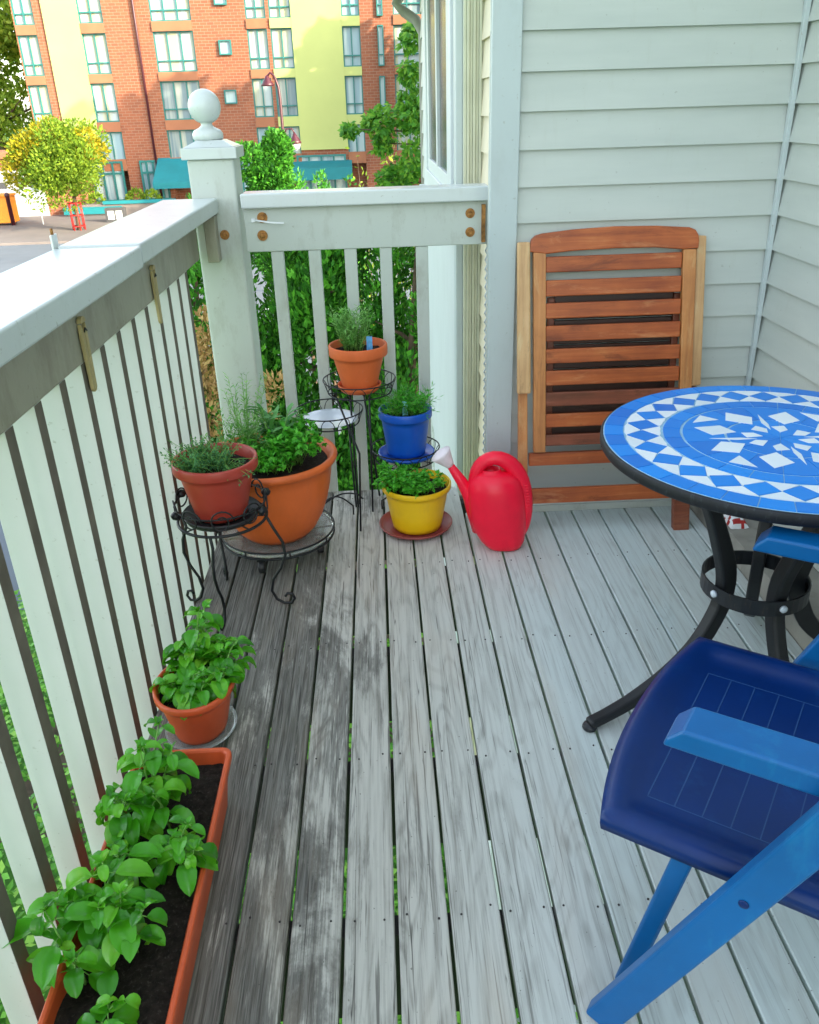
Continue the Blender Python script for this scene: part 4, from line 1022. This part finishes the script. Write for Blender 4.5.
# big bowl on wheeled caddy
CC = Vector((-.432, 2.865, 0))
cdy = thing('plant_caddy', 'round clear plastic plant caddy with black castors under the bowl planter', 'plant caddy', CC)
MB().lathe([(.0001,.082),(.205,.082),(.213,.088),(.213,.098),(.207,.099),(.203,.09),(.0001,.088)], 56).build('tray', M['clear'], cdy)
mb = MB(); mb.tube(ring_pts((0,0), .214, .080, 48), .0045, 8, closed=True); mb.tube(ring_pts((0,0), .216, .105, 48), .0035, 8, closed=True)
for k in range(8): a = k*PI/4+.3; mb.tube([(.214*math.cos(a),.214*math.sin(a),.08),(.216*math.cos(a),.216*math.sin(a),.105)], .003, 6)
for k in range(2): a = k*PI/2+.2; mb.tube([(.21*math.cos(a),.21*math.sin(a),.076),(-.21*math.cos(a),-.21*math.sin(a),.076)], .0045, 6)
mb.build('wire_rim', M['iron'], cdy)
for dx, dy in ((-.05,-.165),(.16,-.03),(.05,.17),(-.16,.05)):
    w = MB(); w.lathe([(.0001,-.012),(.022,-.012),(.026,-.008),(.026,.008),(.022,.012),(.0001,.012)], 20, M=Matrix.Translation((dx,dy,.027)) @ Matrix.Rotation(PI/2,4,'Y'))
    wo = w.build('castor', M['blackpl'], cdy); MB().box((dx-.016,dy-.012,.05), (dx+.016,dy+.012,.0755)).build('fork', M['iron'], wo, bevel=.002)
bw = thing('bowl_planter', 'large orange terracotta bowl of mixed herbs on the wheeled caddy', 'potted plant', (CC.x,CC.y,.089))
pr = [(.11,0),(.125,.004),(.15,.03),(.178,.08),(.200,.14),(.214,.20),(.222,.25),(.226,.285),(.238,.292),(.246,.300),(.248,.311),(.244,.320),(.232,.322),(.222,.315),(.214,.29),(.20,.26),(.0001,.25)]
MB().lathe(pr, 64).build('pot', M['terra_pale'], bw); soil(bw, .212, .285)
nf = MB(); ns = MB(); needles(nf, ns, (-.08,.05,.285), 26, .31, .10, .036, .005, 40); needles(nf, ns, (-.15,.0,.285), 8, .16, .08, .03, .005, 30); o = nf.build('rosemary', M['rosemary'], bw); ns.build('stem', M['basil_stem'], o)
lf = MB(); ls = MB()
for _ in range(60):
    b = Vector((R_.uniform(-.12,.10),R_.uniform(-.12,.13),.285)); e = b+Vector((R_.uniform(-.05,.05),R_.uniform(-.05,.05),R_.uniform(.04,.13))); ls.tube([b,b.lerp(e,.5)+rv(.01),e],.0014,5)
    for k in range(9): q = b.lerp(e,.4+.6*k/8); leaf(lf, q, Vector((R_.uniform(-1,1),R_.uniform(-1,1),R_.uniform(0,.6))), Vector((0,0,1)), R_.uniform(.02,.036), R_.uniform(.014,.022), .2, .5, seg=3)
o = lf.build('oregano', M['herb'], bw); ls.build('stem', M['basil_stem'], o)
lf = MB(); ls = MB()
for _ in range(16):
    b = Vector((R_.uniform(-.02,.07),R_.uniform(-.02,.09),.285)); e = b+Vector((R_.uniform(-.05,.07),R_.uniform(-.03,.05),R_.uniform(.10,.20))); ls.tube([b,b.lerp(e,.5)+rv(.01),e],.0016,5)
    for k in range(5): leaf(lf, b.lerp(e,.5+.5*k/4), Vector((R_.uniform(-1,1),R_.uniform(-1,1),R_.uniform(.1,1))), Vector((0,0,1)), R_.uniform(.05,.075), R_.uniform(.016,.024), .3, .4)
o = lf.build('sage', M['sage'], bw); ls.build('stem', M['basil_stem'], o)
pf = MB(); ps = MB(); parsley(pf, ps, (.09,-.02,.285), .13, 60, .085, .024); parsley(pf, ps, (.03,-.10,.285), .07, 26, .06, .02)
o = pf.build('parsley', M['parsley'], bw); ps.build('stem', M['basil_stem'], o)

# red-brown pot on black scroll stand
SC = Vector((-.552, 2.48, 0))
st_ = thing('scroll_plant_stand', 'black wrought iron stand with scroll legs holding the red brown pot', 'plant stand', SC)
mb = MB(); mb.tube(ring_pts((0,0), .145, .345, 40), .005, 8, closed=True); mb.tube(ring_pts((0,0), .148, .405, 40), .003, 7, closed=True); mb.tube(ring_pts((0,0), .075, .345, 28), .0035, 7, closed=True)
for k in range(4): a = k*PI/4; mb.tube([(.145*math.cos(a),.145*math.sin(a),.345),(-.145*math.cos(a),-.145*math.sin(a),.345)], .003, 6)
mb.build('basket', M['iron'], st_)
mb = MB()
for k in range(9):
    a = 2*PI*k/9; pts = []
    for j in range(25):
        t_ = j/24; b = t_*2*PI*1.35; rr = .040*(1-.62*t_); aa = a+(rr*math.cos(b))/.147; pts.append((.149*math.cos(aa), .149*math.sin(aa), .395+rr*math.sin(b)*1.05))
    mb.tube(pts, .0028, 6)
mb.build('scroll_work', M['iron'], st_)
mb = MB()
for a in (.3, 1.5, 2.75, 3.6, 5.9):
    c_, s_ = math.cos(a), math.sin(a)
    mb.lathe([(.0001,-.014),(.012,-.01),(.017,0),(.012,.01),(.0001,.014)], 8, (.15*c_,.15*s_,.40+.012*math.sin(a*3)))
mb.build('rosette', M['iron'], st_)
for (fx, fy) in ((.185,-.014),(-.142,.03),(-.05,.15),(-.02,-.17)):
    l = math.hypot(fx, fy); dx, dy = fx/l, fy/l
    prof = [(.145,.345),(.165,.30),(.19,.25),(.195,.2),(.175,.15),(.145,.105),(.135,.06),(.15,.025),(.175,.009),(.20,.010),(.212,.028),(.205,.046),(.188,.048),(.180,.036)]
    if dy < -.9 or dx < -.8: prof = [(r*.82 if z < .34 else r, z) for r, z in prof]
    mb = MB().tube([(r*dx, r*dy, z) for r, z in prof], .0052, 8); mb.build('leg', M['iron'], st_)
rp = thing('potted_thyme', 'red brown plastic pot of thyme on the black scroll stand', 'potted plant', (SC.x,SC.y,.3505))
MB().lathe([(.0001,0),(.118,0),(.128,.02),(.124,.022),(.11,.006),(.0001,.006)], 40).build('drip_tray', M['blackpl'], rp)
MB().lathe([(r, z+.007) for r, z in pot_profile(.082,.120,.20,.014,.034,.008)], 56).build('pot', M['redbrown'], rp); soil(rp, .119, .172)
lf = MB(); ls = MB()
for _ in range(150):
    b = Vector((R_.uniform(-.09,.04),R_.uniform(-.07,.06),.172)); e = b+Vector((R_.uniform(-.08,.06),R_.uniform(-.07,.05),R_.uniform(.03,.095))); ls.tube([b,b.lerp(e,.5)+Vector((0,0,.01)),e],.0008,4)
    for k in range(16): q = b.lerp(e,.2+.8*k/15); leafquad(lf, q, rv()+Vector((0,0,.2)), Vector((0,0,1))+rv(.5), R_.uniform(.007,.013), .006)
for _ in range(16):
    b = Vector((.03,-.03,.175)); e = Vector((R_.uniform(.05,.135),R_.uniform(-.13,.0),R_.uniform(.16,.215))); ls.tube([b,b.lerp(e,.5)+Vector((0,0,.02)),e],.0008,4)
    for k in range(16): q = b.lerp(e,.2+.8*k/15)+rv(.005); leafquad(lf, q, rv()+Vector((0,0,.2)), Vector((0,0,1))+rv(.5), R_.uniform(.008,.013), .006)
o = lf.build('foliage', M['thyme'], rp); ls.build('stem', M['basil_stem'], o)

# basil pot
BP = Vector((-.548, 1.835, 0))
ba = thing('potted_basil', 'oval terracotta coloured pot of basil between planter box and iron stand', 'potted plant', (BP.x,BP.y,.0085))
MB().lathe([(.0001,0),(.085,0),(.098,.012),(.094,.014),(.08,.005),(.0001,.005)], 40, sy=1.12).build('drip_tray', M['clear'], ba)
MB().lathe([(r, z+.006) for r, z in pot_profile(.070,.100,.155,.007,.02,.006)], 48, sy=1.18).build('pot', M['terra_plastic'], ba); soil(ba, .1, .135, 1, 1.15)
for p, n, s_, hs_ in (((-.01,.07,.135),5,.05,(.07,.13)), ((.06,.04,.135),5,.06,(.06,.12)), ((.07,-.02,.135),3,.04,(.03,.07)), ((.01,.09,.135),3,.025,(.15,.21)), ((.09,.06,.135),3,.03,(.06,.12)), ((-.05,-.04,.135),3,.04,(.03,.06)), ((.02,-.06,.135),4,.04,(.02,.05)), ((-.03,.02,.135),4,.05,(.07,.12))):
    basil_plant(ba, p, n, hs_[0], hs_[1], s_, .050)

# long planter
lpn = thing('planter_box', 'long rectangular terracotta coloured planter of basil along the left railing', 'planter', (-.525, 1.20, .001))
mb = MB()
def rrect(hx, hy, r, z, n=5):
    pts = []
    for cx, cy, a0 in ((hx-r,hy-r,0),(-hx+r,hy-r,PI/2),(-hx+r,-hy+r,PI),(hx-r,-hy+r,1.5*PI)):
        for k in range(n+1): a = a0+PI/2*k/n; pts.append((cx+r*math.cos(a), cy+r*math.sin(a), z))
    return pts
PH = .155; hx, hy = .117, .385
lay = [rrect(hx-.030,hy-.030,.02,0), rrect(hx-.024,hy-.024,.02,.004), rrect(hx-.010,hy-.010,.022,PH-.024), rrect(hx-.002,hy-.002,.024,PH-.022), rrect(hx,hy,.024,PH-.018), rrect(hx,hy,.024,PH-.003), rrect(hx-.003,hy-.003,.022,PH), rrect(hx-.010,hy-.010,.018,PH), rrect(hx-.013,hy-.013,.018,PH-.005), rrect(hx-.022,hy-.022,.016,.05)]
n = len(lay[0]); vs = [p for l_ in lay for p in l_]; fs = [tuple(range(n))[::-1]]
for i in range(len(lay)-1):
    for k in range(n): k2 = (k+1) % n; fs.append((i*n+k, i*n+k2, (i+1)*n+k2, (i+1)*n+k))
mb.add(vs, fs, 0, False); mb.build('box', M['terra_plastic'], lpn, bevel=.0015)
sm = MB(); nx, ny = 16, 60; vs = []; fs = []
for i in range(ny+1):
    for j in range(nx+1):
        x = -(hx-.014)+2*(hx-.014)*j/nx; y = -(hy-.014)+2*(hy-.014)*i/ny; vs.append((x,y,.118+.009*noise.noise(Vector((x*18,y*18,0)))+.006*noise.noise(Vector((x*70,y*70,5)))+.002*R_.random()))
for i in range(ny):
    for j in range(nx): o = i*(nx+1)+j; fs.append((o,o+1,o+nx+2,o+nx+1))
sm.add(vs, fs, 0, True).build('soil', M['soil'], lpn)
for p, n, s_, hh, L0, bias in (((-.04,.235,.118),5,.05,(.13,.2),.058,(-.01,0)), ((-.065,.13,.118),4,.045,(.11,.16),.060,(-.015,0)), ((.0,.16,.118),2,.04,(.08,.13),.056,(0,0)), ((.045,.055,.118),4,.04,(.08,.14),.054,(.02,0)),
                          ((-.045,.03,.118),3,.045,(.06,.12),.054,(0,0)), ((-.055,-.095,.118),4,.05,(.09,.16),.060,(-.02,0)), ((.0,-.15,.118),3,.045,(.08,.13),.058,(.02,0)), ((-.08,-.175,.118),3,.045,(.09,.15),.060,(-.025,0)), ((-.01,-.29,.118),2,.04,(.05,.09),.05,(0,0))):
    basil_plant(lpn, p, n, hh[0], hh[1], s_, L0, bias=bias)

# ------------------------------------------------------------------ watering can
wcn = thing('watering_can', 'bright red plastic watering can with pale pink rose on the deck', 'watering can', (.425, 2.83, .0025), math.radians(-4))
seg = 40; body = []
# (z, centre x, half width x, half depth y)
secs = [(0,.015,.060,.052),(.004,.015,.068,.060),(.03,.008,.086,.070),(.08,-.004,.102,.080),(.14,-.012,.110,.084),(.20,-.018,.110,.083),(.250,-.022,.106,.080),(.282,-.026,.097,.072),(.302,-.028,.080,.060),(.312,-.032,.060,.046),(.315,-.040,.040,.034),(.323,-.041,.038,.032),(.325,-.041,.032,.027),(.30,-.041,.030,.025),(.27,-.041,.0005,.0005)]
vs = []; fs = []
for z, cx, a, b in secs:
    for k in range(seg):
        t_ = 2*PI*k/seg; c_, s_ = math.cos(t_), math.sin(t_); ex = .85
        vs.append((cx+a*abs(c_)**ex*(1 if c_ > 0 else -1), b*abs(s_)**ex*(1 if s_ > 0 else -1), z))
for i in range(len(secs)-1):
    for k in range(seg): k2 = (k+1) % seg; fs.append((i*seg+k, i*seg+k2, (i+1)*seg+k2, (i+1)*seg+k))
fs.append(tuple(range(seg))[::-1])
MB().add(vs, fs, 0, True).build('body', M['red'], wcn)
hp = [(-.098,0,.235),(-.104,0,.292),(-.088,0,.336),(-.052,0,.367),(-.008,0,.368),(.034,0,.345),(.064,0,.30),(.082,0,.245),(.089,0,.18),(.088,0,.12),(.080,0,.07),(.064,0,.03)]
hm = MB(); vs = []; fs = []; n = 14
for i, p in enumerate(hp):
    p = Vector(p); t_ = (Vector(hp[min(i+1,len(hp)-1)])-Vector(hp[max(i-1,0)])).normalized(); u = t_.cross(Vector((0,1,0)))
    ru = [.020,.023,.026,.028,.030,.032,.034,.035,.035,.034,.030,.02][i]; rw = .029
    for k in range(n): a = 2*PI*k/n; vs.append(p+u*(ru*math.cos(a))+Vector((0,1,0))*(rw*math.sin(a)))
for i in range(len(hp)-1):
    for k in range(n): k2 = (k+1) % n; fs.append((i*n+k,(i+1)*n+k,(i+1)*n+k2,i*n+k2))
fs.append(tuple(range(n))); fs.append(tuple((len(hp)-1)*n+k for k in range(n))[::-1])
hd = hm.add(vs, fs, 0, True).build('handle', M['red'], wcn, subsurf=1)
gr = MB()
for i in range(16):
    t_ = i/15; z = .265-.17*t_; x = .068+.030*math.sin(PI*(.25+t_*.6))
    gr.box((x-.008,-.0285,z-.0025), (x+.008,-.0245,z+.0025))
gr.build('grip_rib', M['red'], hd, bevel=.0015)
MB().tube([(-.070,0,.075),(-.095,0,.15),(-.118,0,.215),(-.150,0,.275),(-.195,0,.345)], [.040,.036,.028,.021,.0135], 20).build('spout', M['red'], wcn)
rm_ = MB(); dirv = Vector((-.60,0,.8)).normalized(); rot = dirv.to_track_quat('Z','Y').to_matrix().to_4x4()
rm_.lathe([(.0150,0),(.020,.012),(.036,.048),(.041,.058),(.040,.063),(.018,.072),(.0001,.074)], 28, M=Matrix.Translation((-.190,0,.338)) @ rot)
rm_.build('rose', M['pink'], wcn)

# crumpled bag on the ledge behind the table
bg = thing('crumpled_wrapper', 'crumpled red and white wrapper on the ledge behind the table leg', 'wrapper', (1.31, 2.76, .091))
mb = MB(); vs = []; fs = []; n = 12
for i in range(n+1):
    for j in range(n+1):
        x = (i/n-.5)*.07; y = (j/n-.5)*.10; z = .035*(1-(2*i/n-1)**4)*(1-(2*j/n-1)**4)+.012*noise.noise(Vector((x*40,y*40,1))); vs.append((x,y,max(.0,z)))
for i in range(n):
    for j in range(n): o = i*(n+1)+j; fs.append((o,o+n+1,o+n+2,o+1))
mb.add(vs, fs, 0, False); mb.m = [1 if noise.noise(Vector((k//n*.45, k % n*.45, 2))) > .05 else 0 for k in range(len(fs))]
mb.build('film', [M['signwhite'], M['redpaint']], bg)

# ------------------------------------------------------------------ light
SUN_EL = math.radians(20); SAZ = Vector((.80, -.60, 0)).normalized()      # towards the sun
wd = bpy.data.worlds.new('World'); sc.world = wd; wd.use_nodes = True
nt = wd.node_tree; bgn = nt.nodes['Background']; sky = nt.nodes.new('ShaderNodeTexSky'); sky.sky_type = 'NISHITA'; sky.sun_disc = False
sky.sun_elevation = SUN_EL; sky.sun_rotation = math.atan2(SAZ.x, SAZ.y); sky.altitude = 50; sky.air_density = 1.0; sky.dust_density = 1.5; sky.ozone_density = 1.0
hsv = nt.nodes.new('ShaderNodeHueSaturation'); hsv.inputs['Saturation'].default_value = .55; nt.links.new(sky.outputs[0], hsv.inputs['Color'])
mxw = nt.nodes.new('ShaderNodeMix'); mxw.data_type = 'RGBA'; mxw.blend_type = 'MULTIPLY'; mxw.inputs[0].default_value = 1; mxw.inputs[7].default_value = (1.0,1.0,.95,1); nt.links.new(hsv.outputs[0], mxw.inputs[6])
nt.links.new(mxw.outputs[2], bgn.inputs[0]); bgn.inputs[1].default_value = .15
sd = bpy.data.lights.new('sun', 'SUN'); sd.energy = 2.0; sd.angle = math.radians(.6); sd.color = (1, .86, .62)
so = bpy.data.objects.new('sun', sd); COL.objects.link(so)
tv = Vector((SAZ.x*math.cos(SUN_EL), SAZ.y*math.cos(SUN_EL), math.sin(SUN_EL))); so.rotation_euler = tv.to_track_quat('Z','Y').to_euler(); so.location = (0,0,20)
vs_ = sc.view_settings; vs_.view_transform = 'Standard'; vs_.look = 'None'; vs_.gamma = 1; vs_.exposure = 2.62; vs_.use_curve_mapping = False
sc.cycles.max_bounces = 6; sc.cycles.transparent_max_bounces = 6
